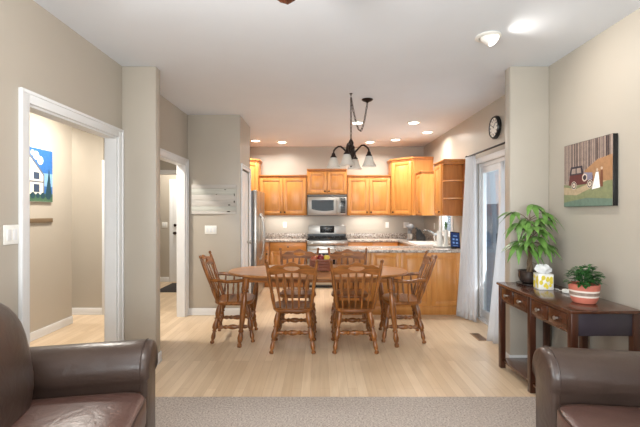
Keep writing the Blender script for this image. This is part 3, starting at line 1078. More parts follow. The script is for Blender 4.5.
t_ = thing('faucet', 'chrome kitchen faucet with long angled spout at the sink', 'faucet', (2.04, 6.80, CT))
MB().lathe([(0.032, 0), (0.032, 0.008), (0.022, 0.014), (0.022, 0.07), (0.018, 0.08)], 16).build('body', M['chrome'], t_)
MB().tube([(0, 0, 0.06), (-0.05, 0, 0.12), (-0.18, 0, 0.205), (-0.235, 0, 0.225), (-0.265, 0, 0.215), (-0.272, 0, 0.185)], [0.017, 0.016, 0.014, 0.014, 0.014, 0.014], 10).build('spout', M['chrome'], t_)
MB().tube([(0, 0, 0.08), (0.005, -0.01, 0.11), (0.01, -0.05, 0.15)], [0.012, 0.009, 0.006], 8).build('lever', M['chrome'], t_)

t_ = thing('tray', 'shallow white tray on the counter beside the blue tablet', 'tray', (1.84, 5.985, CT))
MB().lathe([(0.125, 0.0), (0.135, 0.006), (0.145, 0.022), (0.139, 0.022), (0.128, 0.008), (0.001, 0.006)], 28).build('dish', M['plate'], t_)
t_ = thing('pitcher', 'white pitcher with handle standing on the white tray', 'pitcher', (1.79, 5.985, CT + 0.0065))
MB().lathe([(0.036, 0), (0.044, 0.01), (0.048, 0.08), (0.040, 0.16), (0.033, 0.20), (0.040, 0.235), (0.036, 0.235), (0.029, 0.20), (0.036, 0.15), (0.043, 0.08), (0.001, 0.015)], 20).build('jug', M['plate'], t_)
MB().tube([(-0.036, 0, 0.20), (-0.075, 0, 0.195), (-0.085, 0, 0.14), (-0.07, 0, 0.08), (-0.045, 0, 0.06)], 0.008, 8).build('handle', M['plate'], t_)

def leaf(mb, base, d, length, width, up=Vector((0, 0, 1)), droop=0.3, mi=0, nseg=5):
    d = Vector(d).normalized()
    side = d.cross(up)
    if side.length < 1e-3: side = Vector((1, 0, 0))
    side.normalize()
    nrm = side.cross(d)
    vs, fs = [], []
    prof = [0.05, 0.75, 1.0, 0.85, 0.45, 0.02]
    for i in range(nseg + 1):
        u = i / nseg
        c = Vector(base) + d * (length * u) - Vector((0, 0, 1)) * (droop * length * u * u)
        w = width * 0.5 * prof[i]
        vs += [c - side * w + nrm * 0.15 * w, c, c + side * w + nrm * 0.15 * w]
    for i in range(nseg):
        a = i * 3
        fs += [(a, a + 1, a + 4, a + 3), (a + 1, a + 2, a + 5, a + 4)]
    mb.add(vs, fs, mi)

t_ = thing('potted_herb', 'small green plant in a slim white vase on the window sill side', 'plant', (1.895, 6.02, CT + 0.0065))
MB().lathe([(0.03, 0), (0.034, 0.01), (0.030, 0.12), (0.034, 0.25), (0.030, 0.25), (0.026, 0.12), (0.001, 0.02)], 18).build('vase', M['plate'], t_)
lf = MB()
rnd = random.Random(3)
for i in range(34):
    a = rnd.uniform(0, 2 * PI); e = rnd.uniform(0.3, 1.4)
    st = Vector((rnd.uniform(-.012, .012), rnd.uniform(-.012, .012), 0.25 + rnd.uniform(0, 0.10)))
    leaf(lf, st, (math.cos(a) * math.cos(e), math.sin(a) * math.cos(e), math.sin(e)), rnd.uniform(.05, .08), .028, droop=0.4)
for i in range(6):
    a = i * 1.05
    lf.tube([(0, 0, 0.10), (0.008 * math.cos(a), 0.008 * math.sin(a), 0.26), (0.02 * math.cos(a), 0.02 * math.sin(a), 0.36)], 0.002, 5)
lf.build('foliage', M['leaf'], t_)

# tablet on the peninsula
M['screen'] = mat_emit('blue_lit_screen', (22, 48, 100), 0.2)
M['icon'] = mat_emit('pale_screen_icons', (120, 156, 206), 0.25)
t_ = thing('tablet', 'black tablet with lit blue screen propped on the counter end', 'tablet', (1.925, 5.68, CT), math.radians(8))
mt = Matrix.Translation((0, 0, 0.012)) @ Matrix.Rotation(math.radians(6), 4, 'Y') @ Matrix.Rotation(math.radians(-16), 4, 'X')
MB().box(-0.072, 0.072, 0, 0.012, 0, 0.235, 0.005, mtx=mt).build('case', M['black'], t_)
MB().box(-0.062, 0.062, -0.001, 0.0, 0.014, 0.222, 0, mtx=mt).build('screen', M['screen'], t_)
for (a, b_, c, d) in ((-.03, .03, .165, .18), (-.04, -.012, .11, .135), (.008, .04, .11, .135), (-.04, -.012, .06, .085), (.008, .04, .06, .085), (-.035, .035, .03, .036)):
    MB().box(a, b_, -0.002, -0.001, c, d, 0, mtx=mt).build('screen_icon', M['icon'], t_)
st = MB().prism([(0.012, 0), (0.10, 0), (0.10, 0.008), (0.075, 0.12), (0.06, 0.12), (0.04, 0.01)], 'x', -0.03, 0.03)
st.build('stand', M['black'], t_)

# outlets and switches -----------------------------------------------------------
def plate(loc, rz, label, cat, gang=1, kind='outlet', name=None, group=None):
    t_ = thing(name or ('wall_outlet' if kind == 'outlet' else 'light_switch'), label, cat, loc, rz, group)
    w = 0.035 + 0.023 * (gang - 1)
    MB().box(-w, w, -0.007, 0, -0.058, 0.058, 0.003).build('cover_plate', M['plate'], t_)
    for i in range(gang):
        cx = -0.023 * (gang - 1) + 0.046 * i
        if kind == 'outlet':
            for cz in (-0.02, 0.02):
                MB().lathe([(0.015, 0), (0.015, 0.7), (0.013, 1)], 14, 0, (cx, -0.007, cz), (cx, -0.0095, cz)).build('socket', M['white'], t_)
        else:
            r_ = MB().box(cx - 0.016, cx + 0.016, -0.011, -0.007, -0.033, 0.033, 0.002, mtx=None).build('rocker', M['white'], t_)
    return t_
plate((-0.716, YB - 0.001, 1.165), 0, 'white outlet on the backsplash left of the range', 'outlet', group='backsplash outlets')
plate((1.37, YB - 0.001, 1.165), 0, 'white outlet on the backsplash right of the range', 'outlet', group='backsplash outlets')
plate((1.76, YB - 0.001, 1.165), 0, 'white outlet behind the grey appliance in the corner', 'outlet', 2, group='backsplash outlets')
plate((XR - 0.001, 7.38, 1.165), -PI / 2, 'white outlet left of the sink window', 'outlet', group='backsplash outlets')
plate((-1.507, PY0 - 0.001, 1.175), 0, 'white triple light switch below the plank artwork', 'light switch', 3, 'switch')
plate((XL + 0.001, 2.365, 1.275), PI / 2, 'white double light switch left of the near doorway', 'light switch', 2, 'switch')
plate((-3.19, 8.219, 1.165), 0, 'white light switch in the entry seen through far doorway', 'light switch', 2, 'switch')
plate((XR - 0.001, 2.72, 0.36), -PI / 2, 'white wall outlet low behind the console table', 'outlet')

# ------------------------------------------------------------------ curtains, rod, clock
def curtain(name, label, y0, y1, rowf, seed, ztop=2.16):
    """rowf(u,v) -> x,y base of the sheet: u across, v height fraction 0 bottom..1 top"""
    rnd = random.Random(seed)
    nu, nv = 56, 22
    ph = rnd.uniform(0, 6)
    V = []
    for j in range(nv + 1):
        v = j / nv
        for i in range(nu + 1):
            u = i / nu
            x, y, amp, fx, fy = rowf(u, v)
            s = math.sin(u * 2 * PI * 5.0 + ph + 0.5 * math.sin(v * 2.2)) + 0.3 * math.sin(u * 2 * PI * 9 + v * 2)
            V.append((x + fx * amp * s, y + fy * amp * s, 0.012 + v * (ztop - 0.012)))
    F = [(j * (nu + 1) + i, j * (nu + 1) + i + 1, (j + 1) * (nu + 1) + i + 1, (j + 1) * (nu + 1) + i) for j in range(nv) for i in range(nu)]
    mb = MB().add(V, F)
    o = mb.build(name, M['sheer'], smooth=80)
    m = o.modifiers.new('thickness', 'SOLIDIFY')
    m.thickness = 0.003
    return tag(o, label, 'curtain', 'patio door curtains')
def far_row(u, v):
    # gathered at the far end, hem swung into the room
    x = 2.03 - (1 - v) ** 1.2 * (0.135 - 0.10 * u) - 0.045 * (1 - u)
    y = 5.46 - u * (0.34 - 0.12 * v)
    return x, y, 0.012, 0.9, 0.35
curtain('curtain', 'white sheer curtain at the far end of the patio door', 5.1, 5.5, far_row, 1)
def near_row(u, v):
    x = 2.03 - (1 - v) ** 1.1 * (0.05 + 0.14 * u)
    y = 3.98 + u * (0.36 + 0.04 * (1 - v))
    return x, y, 0.022, 0.95, 0.2
curtain('curtain', 'white sheer curtain hanging behind the console table', 4.0, 4.4, near_row, 2)
t_ = thing('curtain_rod', 'thin black curtain rod above the patio door', 'curtain rod', (2.035, 4.72, 2.18))
MB().cyl((0, -0.82, 0), (0, 0.82, 0), 0.011, n=12).build('rod', M['blackm'], t_)
for y in (-0.83, 0.83):
    MB().ball((0, y, 0), 0.02).build('finial', M['blackm'], t_)
for y in (-0.76, 0.76):
    MB().box(-0.008, 0.079, y - 0.008, y + 0.008, -0.022, -0.010, 0.002).box(0.072, 0.079, y - 0.015, y + 0.015, -0.05, 0.03, 0.002).build('bracket', M['blackm'], t_)

M['face'] = mat_plain('clock_face_white', (226, 222, 214), 0.5)
t_ = thing('wall_clock', 'round black-framed wall clock above the patio door', 'clock', (XR - 0.002, 4.79, 2.43), -PI / 2)
MB().lathe([(0.105, 0), (0.138, 0.02), (0.140, 0.5), (0.128, 0.95), (0.115, 1.0), (0.108, 0.6)], 36, 0, (0, 0, 0), (0, -0.042, 0)).build('frame', M['black'], t_)
fo = MB().lathe([(0.112, 0.0), (0.112, 1.0)], 36, 0, (0, -0.004, 0), (0, -0.034, 0)).build('dial', M['face'], t_)
for k_ in range(12):
    mtk = Matrix.Rotation(k_ * PI / 6, 4, 'Y')
    MB().box(-0.006, 0.006, -0.0355, -0.034, 0.076, 0.100, mtx=mtk).build('hour_mark', M['black'], fo)
MB().box(-0.004, 0.004, -0.0375, -0.0355, -0.012, 0.055, mtx=Matrix.Rotation(math.radians(300), 4, 'Y')).build('hour_hand', M['black'], t_)
MB().box(-0.003, 0.003, -0.0395, -0.0375, -0.015, 0.08, mtx=Matrix.Rotation(math.radians(50), 4, 'Y')).build('minute_hand', M['black'], t_)

# ------------------------------------------------------------------ chandelier
HKX, HKY = 0.351, 4.53
t_ = thing('chandelier', 'dark bronze chandelier with frosted bell shades swagged on a chain', 'chandelier', (HKX, HKY, 0))
Zt, Zb = 2.255, 1.925
bd = MB()
bd.lathe([(0.004, 0.0), (0.020, 0.02), (0.027, 0.05), (0.013, 0.075), (0.018, 0.09), (0.046, 0.12), (0.056, 0.16), (0.038, 0.20), (0.045, 0.225), (0.026, 0.25), (0.032, 0.275), (0.014, 0.31), (0.006, 0.325), (0.003, 0.33)], 18, 0, (0, 0, Zb))
bd.build('body', M['bronze'], t_)
for a in (253, 343, 73, 163):
    a = math.radians(a)
    ca, sa = math.cos(a), math.sin(a)
    R = 0.205
    path = [(0.03, 2.08), (0.06, 2.105), (0.09, 2.14), (0.12, 2.165), (0.15, 2.165), (0.18, 2.145), (0.20, 2.12), (R, 2.09)]
    arm = MB().tube([(ca * r, sa * r, z) for r, z in path], 0.0105, 8)
    ao = arm.build('arm', M['bronze'], t_)
    MB().lathe([(0.012, 0.0), (0.02, -0.01), (0.024, -0.03), (0.036, -0.045), (0.036, -0.055), (0.01, -0.055)], 16, 0, (ca * R, sa * R, 2.095)).build('socket', M['bronze'], ao)
    MB().lathe([(0.030, 0.0), (0.042, -0.018), (0.050, -0.05), (0.062, -0.085), (0.084, -0.118), (0.082, -0.120), (0.059, -0.087), (0.047, -0.052), (0.039, -0.02), (0.026, -0.003)], 24, 0, (ca * R, sa * R, 2.045)).build('glass_shade', M['frost'], ao)
    MB().ball((ca * R, sa * R, 2.005), 0.022, 0.022, 0.032).build('bulb', M['plate'], ao)
def chain(pts, name, parent):
    """links following a polyline"""
    P = [Vector(p) for p in pts]
    seg = [(P[i + 1] - P[i]).length for i in range(len(P) - 1)]
    tot = sum(seg)
    step = 0.042
    nl = int(tot / step)
    c = MB()
    def at(s):
        for i, l in enumerate(seg):
            if s <= l or i == len(seg) - 1: return P[i] + (P[i + 1] - P[i]) * min(1, s / l)
            s -= l
    for k in range(nl):
        a, b = at(k * step), at((k + 1) * step)
        d = (b - a).normalized()
        u = d.orthogonal().normalized()
        if k % 2: u = d.cross(u)
        m_ = (a + b) / 2
        ring = []
        for j in range(10):
            th = 2 * PI * j / 10
            ring.append(m_ + d * (0.026 * math.cos(th)) + u * (0.0115 * math.sin(th)))
        ring.append(ring[0])
        c.tube(ring, 0.0032, 5)
    c.tube([p for p in pts], 0.0012, 5)
    return c.build(name, M['bronze'], parent)
chain([(0, 0, Zt - 0.01), (0, 0, CEIL - 0.035)], 'chain', t_)
MB().lathe([(0.018, -0.001), (0.018, -0.006), (0.006, -0.012), (0.006, -0.03), (0.003, -0.034)], 12, 0, (0, 0, CEIL)).build('ceiling_hook', M['bronze'], t_)
DX, DY = 0.563 - HKX, 4.76 - HKY
cp = MB().lathe([(0.066, -0.001), (0.068, -0.008), (0.05, -0.022), (0.02, -0.034), (0.008, -0.045)], 22, 0, (DX, DY, CEIL))
cp.build('canopy', M['bronze'], t_)
sw = []
for k_ in range(21):
    u = k_ / 20
    # hanging swag, lowest nearer the canopy
    z = CEIL - 0.045 - 0.36 * (1 - abs((u - 0.55) / (0.55 if u < 0.55 else 0.45)) ** 1.7)
    sw.append((DX * u, DY * u, z))
chain(sw, 'swag_chain', t_)

# ------------------------------------------------------------------ dining table
TX, TY, TZ = -0.02, 4.60, 0.75
t_ = thing('dining_table', 'oval oak dining table with turned splayed legs', 'table', (TX, TY, 0))
def oval(ax, ay, n=64, e=2.35):
    pl = []
    for k in range(n):
        th = 2 * PI * k / n
        c, s = math.cos(th), math.sin(th)
        pl.append((ax * math.copysign(abs(c) ** (2 / e), c), ay * math.copysign(abs(s) ** (2 / e), s)))
    return pl
def ovr(ax, ay, z): return [(x, y, z) for x, y in oval(ax, ay)]
AX, AY = 1.02, 0.515
tp = MB().rings([ovr(AX - 0.03, AY - 0.03, TZ - 0.032), ovr(AX - 0.012, AY - 0.012, TZ - 0.030), ovr(AX, AY, TZ - 0.018), ovr(AX, AY, TZ - 0.008), ovr(AX - 0.008, AY - 0.008, TZ)])
tp.build('tabletop', M['top'], t_)
apn = MB()
apn.box(-0.74, 0.74, -0.385, -0.36, TZ - 0.078, TZ - 0.032, 0.003)
apn.box(-0.74, 0.74, 0.36, 0.385, TZ - 0.078, TZ - 0.032, 0.003)
apn.box(-0.74, -0.715, -0.36, 0.36, TZ - 0.078, TZ - 0.032, 0.003)
apn.box(0.715, 0.74, -0.36, 0.36, TZ - 0.078, TZ - 0.032, 0.003)
apn.build('apron', M['oakx'], t_)
LEG = [(0.034, 0), (0.034, 0.15), (0.024, 0.16), (0.024, 0.17), (0.035, 0.18), (0.035, 0.20), (0.022, 0.215), (0.021, 0.24), (0.029, 0.30), (0.035, 0.40), (0.033, 0.52), (0.026, 0.66), (0.019, 0.74), (0.028, 0.755), (0.028, 0.775), (0.018, 0.79), (0.025, 0.82), (0.031, 0.87), (0.024, 0.92), (0.014, 0.94), (0.024, 0.955), (0.024, 0.99), (0.018, 1.0)]
for sx in (-1, 1):
    for sy in (-1, 1):
        MB().lathe(LEG, 16, 0, (sx * 0.755, sy * 0.375, TZ - 0.032), (sx * 0.825, sy * 0.415, 0.0)).build('leg', M['oak'], t_)

# ------------------------------------------------------------------ dining chairs (local: sitter faces +y)
CLEG = [(0.013, 0), (0.016, 0.05), (0.022, 0.14), (0.025, 0.26), (0.015, 0.345), (0.015, 0.36), (0.022, 0.375), (0.022, 0.39), (0.014, 0.405), (0.019, 0.46), (0.026, 0.55), (0.026, 0.62), (0.015, 0.67), (0.021, 0.685), (0.021, 0.70), (0.014, 0.715), (0.019, 0.80), (0.020, 0.86), (0.011, 0.92), (0.012, 0.935), (0.019, 0.95), (0.019, 0.985), (0.013, 1.0)]
STR = [(0.009, 0), (0.012, 0.08), (0.019, 0.17), (0.012, 0.24), (0.020, 0.30), (0.013, 0.36), (0.021, 0.44), (0.023, 0.50), (0.021, 0.56), (0.013, 0.64), (0.020, 0.70), (0.012, 0.76), (0.019, 0.83), (0.012, 0.92), (0.009, 1.0)]
POST = [(0.013, 0), (0.016, 0.06), (0.019, 0.16), (0.020, 0.26), (0.015, 0.33), (0.019, 0.35), (0.015, 0.37), (0.018, 0.45), (0.019, 0.60), (0.018, 0.80), (0.015, 0.90), (0.011, 0.925), (0.016, 0.945), (0.017, 0.965), (0.013, 0.99), (0.002, 1.0)]
SEATZ = 0.445

def seat_mesh(hw, hd):
    mb = MB()
    n = 48
    rg = []
    for (g, z) in ((0.035, -0.046), (0.012, -0.042), (0.0, -0.026), (0.001, -0.010), (0.012, 0.0), (0.05, -0.004), (0.10, -0.009), (0.17, -0.011)):
        r = []
        for k in range(n):
            th = 2 * PI * k / n
            c, s = math.cos(th), math.sin(th)
            e = 2 / 3.6
            x = (hw - g) * math.copysign(abs(c) ** e, c)
            y = (hd - g) * math.copysign(abs(s) ** e, s)
            x *= 1.0 + 0.10 * (y / hd)          # a little wider at the front
            r.append((x, y, SEATZ + z))
        rg.append(r)
    return mb.rings(rg)

def crest_mesh(hw, zb, y_of, th=0.020):
    """crest rail with a scrolled top edge and a hand hole"""
    mb = MB()
    n = 40
    xs = [-hw + 2 * hw * i / n for i in range(n + 1)]
    def top(x):
        u = abs(x) / hw
        return zb + 0.090 + 0.022 * math.cos(u * PI) + 0.010 * math.cos(u * PI * 3)
    def bot(x):
        u = abs(x) / hw
        return zb + 0.012 * math.cos(u * PI)
    hx = 0.078
    def hole(x):
        u = x / hx
        if abs(u) >= 1: return None
        h = 0.019 * math.sqrt(1 - u * u)
        c = zb + 0.062 + 0.010 * (1 - u * u) * -1
        return c - h, c + h + 0.006 * (1 - u * u)
    def strip(lo, hi, cols):
        rg = []
        for i in cols:
            x = xs[i]
            a, b = lo(x), hi(x)
            ya, yb = y_of(x, a), y_of(x, b)
            rg.append([(x, ya - th / 2, a), (x, ya + th / 2, a), (x, yb + th / 2, b), (x, yb - th / 2, b)])
        mb.rings(rg)
    ins = [i for i in range(n + 1) if hole(xs[i])]
    i0, i1 = ins[0] - 1, ins[-1] + 1
    strip(bot, top, range(0, i0 + 1))
    strip(bot, top, range(i1, n + 1))
    mid = lambda x: zb + 0.055
    strip(bot, lambda x: (hole(x) or (mid(x), mid(x)))[0], range(i0, i1 + 1))
    strip(lambda x: (hole(x) or (mid(x), mid(x)))[1], top, range(i0, i1 + 1))
    return mb

def make_chair(label, arms=False):
    name = 'dining_armchair' if arms else 'dining_chair'
    hw, hd = (0.235, 0.215) if arms else (0.218, 0.205)
    t_ = thing(name, label, 'chair', (0, 0, 0), 0, 'armchairs at the table ends' if arms else 'side chairs along the table')
    seat_mesh(hw, hd).build('seat', M['oakx'], t_)
    feet = {}
    for sx in (-1, 1):
        for sy in (-1, 1):
            top = Vector((sx * (hw - 0.07), sy * (hd - 0.07), SEATZ - 0.03))
            ft = Vector((sx * (hw - 0.005), sy * (hd + 0.005), 0.0))
            feet[sx, sy] = (top, ft)
            MB().lathe([(r * 1.2, h) for r, h in CLEG], 14, 0, top, ft).build('leg', M['oak'], t_)
    def onleg(sx, sy, z):
        a, b = feet[sx, sy]
        u = (a.z - z) / (a.z - b.z)
        return a + (b - a) * u
    for (p, q, z) in (((-1, 1), (1, 1), 0.235), ((-1, -1), (1, -1), 0.20)):
        MB().lathe([(r * 1.22, h) for r, h in STR], 12, 0, onleg(*p, z), onleg(*q, z)).build('stretcher', M['oak'], t_)
    for sx in (-1, 1):
        MB().lathe([(r * 1.22, h) for r, h in STR], 12, 0, onleg(sx, -1, 0.165), onleg(sx, 1, 0.165)).build('stretcher', M['oak'], t_)
    # back
    PB, PT = (hw - 0.035, -hd + 0.05), (hw + 0.03, -hd - 0.125)
    Zp0, Zp1 = SEATZ - 0.005, 0.955
    def yback(z):
        u = (z - Zp0) / (Zp1 - Zp0)
        return PB[1] + (PT[1] - PB[1]) * u
    def xpost(z):
        u = (z - Zp0) / (Zp1 - Zp0)
        return PB[0] + (PT[0] - PB[0]) * u
    for sx in (-1, 1):
        MB().lathe(POST, 14, 0, (sx * PB[0], PB[1], Zp0), (sx * PT[0], PT[1], Zp1)).build('back_post', M['oak'], t_)
    zc = 0.812
    chw = xpost(zc + 0.06) - 0.006
    yof = lambda x, z: yback(z) - 0.03 * (1 - (x / chw) ** 2)
    crest_mesh(chw, zc, yof).build('crest_rail', M['oakx'], t_)
    for i in range(5):
        u = (i - 2) / 2
        xb, xt = u * (hw - 0.095), u * (chw - 0.075)
        sp = MB()
        rg = []
        for (f, w) in ((0, 0.007), (0.12, 0.008), (0.3, 0.010), (0.5, 0.013), (0.66, 0.017), (0.78, 0.018), (0.88, 0.012), (1.0, 0.008)):
            z = Zp0 + (zc + 0.012 - Zp0) * f
            x = xb + (xt - xb) * f
            y = (PB[1] - 0.012 * (1 - u * u) * (1 - f)) * (1 - f) + (yof(xt, zc)) * f
            rg.append([(x - w, y - 0.005, z), (x + w, y - 0.005, z), (x + w, y + 0.005, z), (x - w, y + 0.005, z)])
        sp.rings(rg).build('back_slat', M['oak'], t_)
    if arms:
        for sx in (-1, 1):
            za = 0.675
            xa = xpost(za)
            ya = yback(za)
            pts = [(sx * xa, ya, za + 0.005), (sx * (xa + 0.015), ya + 0.09, za + 0.004), (sx * (xa + 0.03), ya + 0.19, za - 0.010), (sx * (xa + 0.035), ya + 0.28, za - 0.004), (sx * (xa + 0.03), ya + 0.35, za + 0.004), (sx * (xa + 0.02), ya + 0.385, za - 0.008)]
            am = MB()
            rg = []
            for i, p in enumerate(pts):
                w = (0.015, 0.022, 0.026, 0.032, 0.032, 0.016)[i]
                hh = 0.019
                rg.append([(p[0] + w * math.cos(2 * PI * k / 10), p[1], p[2] + hh * math.sin(2 * PI * k / 10)) for k in range(10)])
            am.rings(rg)
            am.build('arm', M['oak'], t_)
            for (f, r0) in ((0.31, 0.012), (0.20, 0.009), (0.10, 0.009)):
                yy = ya + f
                MB().lathe([(r0 * 0.8, 0), (r0, 0.1), (r0 * 1.5, 0.3), (r0 * 0.9, 0.45), (r0 * 1.3, 0.5), (r0 * 0.9, 0.55), (r0 * 1.2, 0.8), (r0 * 0.8, 1.0)], 12, 0, (sx * (hw - 0.025), max(yy - 0.01, -hd + 0.05), SEATZ - 0.01), (sx * (xa + 0.03), yy, za - 0.012)).build('arm_support', M['oak'], t_)
    return t_
c0 = make_chair('oak spindle-back side chair in front of the table, the left one, its back to us')
c0.location = (-0.275, 4.20, 0)
dup(c0, (0.355, 4.20, 0), 0, 'oak spindle-back side chair in front of the table, the right one, its back to us')
dup(c0, (-0.27, 4.90, 0), PI, 'oak side chair on the kitchen side of the table, in front of the base cabinets')
dup(c0, (0.36, 4.90, 0), PI, 'oak side chair on the kitchen side of the table, in front of the peninsula end')
a0 = make_chair('oak armchair at the left end of the table, near the pantry wall', True)
a0.location = (-0.965, 4.56, 0)
a0.rotation_euler = (0, 0, -PI / 2 + 0.08)
dup(a0, (0.925, 4.56, 0), PI / 2 - 0.08, 'oak armchair at the right end of the table, before the peninsula panels')

# fruit basket
t_ = thing('fruit_basket', 'small square wooden basket of fruit on the dining table', 'basket', (0.0, 4.56, TZ + 0.001))
bk = MB()
for (x0, x1, y0, y1) in ((-0.115, 0.115, -0.085, -0.075), (-0.115, 0.115, 0.075, 0.085), (-0.115, -0.105, -0.075, 0.075), (0.105, 0.115, -0.075, 0.075)):
    for k_ in range(4):
        bk.box(x0, x1, y0, y1, 0.012 + k_ * 0.032, 0.039 + k_ * 0.032, 0.002)
for sx in (-0.11, 0.11):
    for sy in (-0.08, 0.08):
        bk.box(sx - 0.008, sx + 0.008, sy - 0.008, sy + 0.008, 0, 0.146, 0.002)
bk.box(-0.105, 0.105, -0.075, 0.075, 0.004, 0.012)
bk.build('slat_body', mat_wood('basket_wood', (110, 54, 30), (142, 78, 46), 'x', 0.5), t_)
FR = [('apple', (-0.068, -0.02, 0.098), 0.038, (176, 84, 50), 'reddish orange apple at the left of the fruit basket'),
      ('apple', (0.008, -0.022, 0.112), 0.040, (128, 28, 30), 'dark red apple on top of the fruit basket'),
      ('apple', (0.075, -0.01, 0.106), 0.039, (222, 188, 70), 'yellow apple at the right of the fruit basket'),
      ('orange', (-0.03, 0.045, 0.10), 0.036, (214, 130, 50), 'orange at the back of the fruit basket, behind the red apple'),
      ('apple', (0.045, 0.045, 0.09), 0.035, (150, 44, 36), 'red apple half hidden behind the yellow one')]
for (nm, p, r, rgb, lb) in FR:
    f = thing(nm, lb, 'fruit', (p[0], 4.56 + p[1], TZ + 0.001 + p[2] + 0.034 - r), 0, 'fruit in the basket')
    pr = [(0.002, 0.10), (0.35, 0.02), (0.7, 0.16), (0.95, 0.55), (1.0, 1.0), (0.93, 1.42), (0.68, 1.78), (0.35, 1.92), (0.12, 1.82), (0.002, 1.76)]
    MB().lathe([(a * r, b * r) for a, b in pr], 18).build('flesh', mat_plain('fruit_skin', rgb, 0.35, var=0.2, vscale=25), f)
    MB().tube([(0, 0, 1.74 * r), (0.003, 0, 2.0 * r), (0.006, 0.002, 2.2 * r)], 0.002, 6).build('stem', M['bark'], f)

# ------------------------------------------------------------------ console table
CX0, CX1, CY0, CY1, CZ = 1.635, 2.085, 2.60, 3.665, 0.772
t_ = thing('console_table', 'dark cherry console table with small drawers along the right wall', 'table', (CX0, CY0, 0))
W, Ln = CX1 - CX0, CY1 - CY0
tp = MB().box(-0.018, W + 0.005, -0.02, Ln + 0.008, CZ - 0.022, CZ, 0.006)
tp.build('tabletop', M['cherry'], t_)
lg = 0.046
for ly in (0.0, Ln / 2 - lg / 2, Ln - lg):
    for lx in (0.0, W - lg):
        MB().box(lx, lx + lg, ly, ly + lg, 0.0, CZ - 0.022, 0.003).build('leg', M['cherryz'], t_)
fr = MB()
for (ya, yb_) in ((lg, Ln / 2 - lg / 2), (Ln / 2 + lg / 2, Ln - lg)):
    fr.box(0.010, 0.03, ya, yb_, CZ - 0.165, CZ - 0.022, 0.001)
    fr.box(W - 0.03, W - 0.012, ya, yb_, CZ - 0.165, CZ - 0.022, 0.001)
fr.box(lg, W - lg, Ln - 0.034, Ln - 0.012, CZ - 0.165, CZ - 0.022, 0.001)
fr.build('apron', M['cherry'], t_)
MB().box(lg, W - lg, 0.010, 0.03, CZ - 0.172, CZ - 0.022, 0.002).build('end_panel', M['slate'], t_)
for (ya, yb_) in ((lg, Ln / 2 - lg / 2), (Ln / 2 + lg / 2, Ln - lg)):
    hy = (yb_ - ya) / 2
    for k_ in range(2):
        a, b_ = ya + k_ * hy + 0.010, ya + (k_ + 1) * hy - 0.010
        d = MB().box(0.002, 0.012, a, b_, CZ - 0.145, CZ - 0.040, 0.003)
        do = d.build('drawer', M['cherry'], t_)
        k = MB().lathe([(0.008, 0), (0.006, 0.4), (0.014, 0.6), (0.014, 0.85), (0.001, 1.0)], 14, 0, (0.002, (a + b_) / 2, CZ - 0.092), (-0.026, (a + b_) / 2, CZ - 0.092))
        k.build('knob', M['steel'], do)
sh = MB()
sh.box(0.012, W - 0.012, 0.012, Ln - 0.012, 0.065, 0.083, 0.002)
sh.build('lower_shelf', M['cherry'], t_)

# money tree
PXm, PYm = 1.862, 3.55
t_ = thing('money_tree', 'tall money tree in a dark bowl at the far end of the console', 'plant', (PXm, PYm, CZ + 0.001))
MB().lathe([(0.105, 0.0), (0.112, 0.005), (0.112, 0.012), (0.06, 0.008)], 26).build('saucer', M['potdark'], t_)
MB().lathe([(0.055, 0.010), (0.082, 0.03), (0.096, 0.07), (0.092, 0.105), (0.098, 0.122), (0.090, 0.122), (0.084, 0.105), (0.02, 0.09)], 26).build('bowl', M['potdark'], t_)
MB().lathe([(0.085, 0.098), (0.05, 0.106), (0.001, 0.110)], 20).build('soil', M['soil'], t_)
tr = MB()
for k_ in range(3):
    pts = []
    for j in range(15):
        z = 0.10 + j * 0.019
        a = k_ * 2.1 + j * 0.55
        r = 0.016 * (1 - j / 22)
        pts.append((r * math.cos(a), r * math.sin(a), z))
    tr.tube(pts, [0.013 - 0.0004 * j for j in range(15)], 7)
fl = MB()
rnd = random.Random(11)
def palm(base, d, n, L):
    """palmate leaf: leaflets radiating from the stalk tip"""
    d = Vector(d).normalized()
    u = d.cross(Vector((0, 0, 1)))
    u = u.normalized() if u.length > 0.05 else Vector((1, 0, 0))
    for k in range(n):
        th = (k - (n - 1) / 2) * (2.3 / max(1, n - 1))
        dd = (d * math.cos(th) + u * math.sin(th) + Vector((0, 0, rnd.uniform(-0.35, 0.05)))).normalized()
        ll = L * (1 - 0.25 * abs(th) / 1.2) * rnd.uniform(0.85, 1.1)
        tp_ = Vector(base) + dd * ll
        if tp_.x > 0.22 or tp_.y > 0.125 or (tp_.z < 0.30 and tp_.y < -0.14): continue
        leaf(fl, base, dd, ll, ll * 0.34, droop=rnd.uniform(0.35, 0.85))
stalks = []
NS = 24
for i in range(NS):
    a = i * 2.399 + rnd.uniform(-0.3, 0.3)
    z0 = 0.34 + 0.28 * (i / NS)
    e = rnd.uniform(-0.15, 0.75) + 0.25 * (i / NS)
    L = rnd.uniform(0.07, 0.20) * (1.0 - 0.25 * (i / NS))
    # keep the crown clear of the wall and of the stub wall behind
    dx, dy = math.cos(a), math.sin(a)
    if dy > 0.3: L *= 0.45
    if dx > 0.6: L *= 0.75
    if dy < -0.5 and z0 < 0.45: L *= 0.8
    b0 = Vector((0.008 * dx, 0.008 * dy, z0 - 0.04))
    tip = b0 + Vector((dx * math.cos(e), dy * math.cos(e), math.sin(e))) * L
    tr.tube([b0, (b0 + tip) / 2 + Vector((0, 0, 0.012)), tip], 0.0028, 5)
    sc = 0.55 if dy > 0.3 else 1.0
    palm(tip, (dx, dy, 0.05), 5, rnd.uniform(0.14, 0.19) * sc)
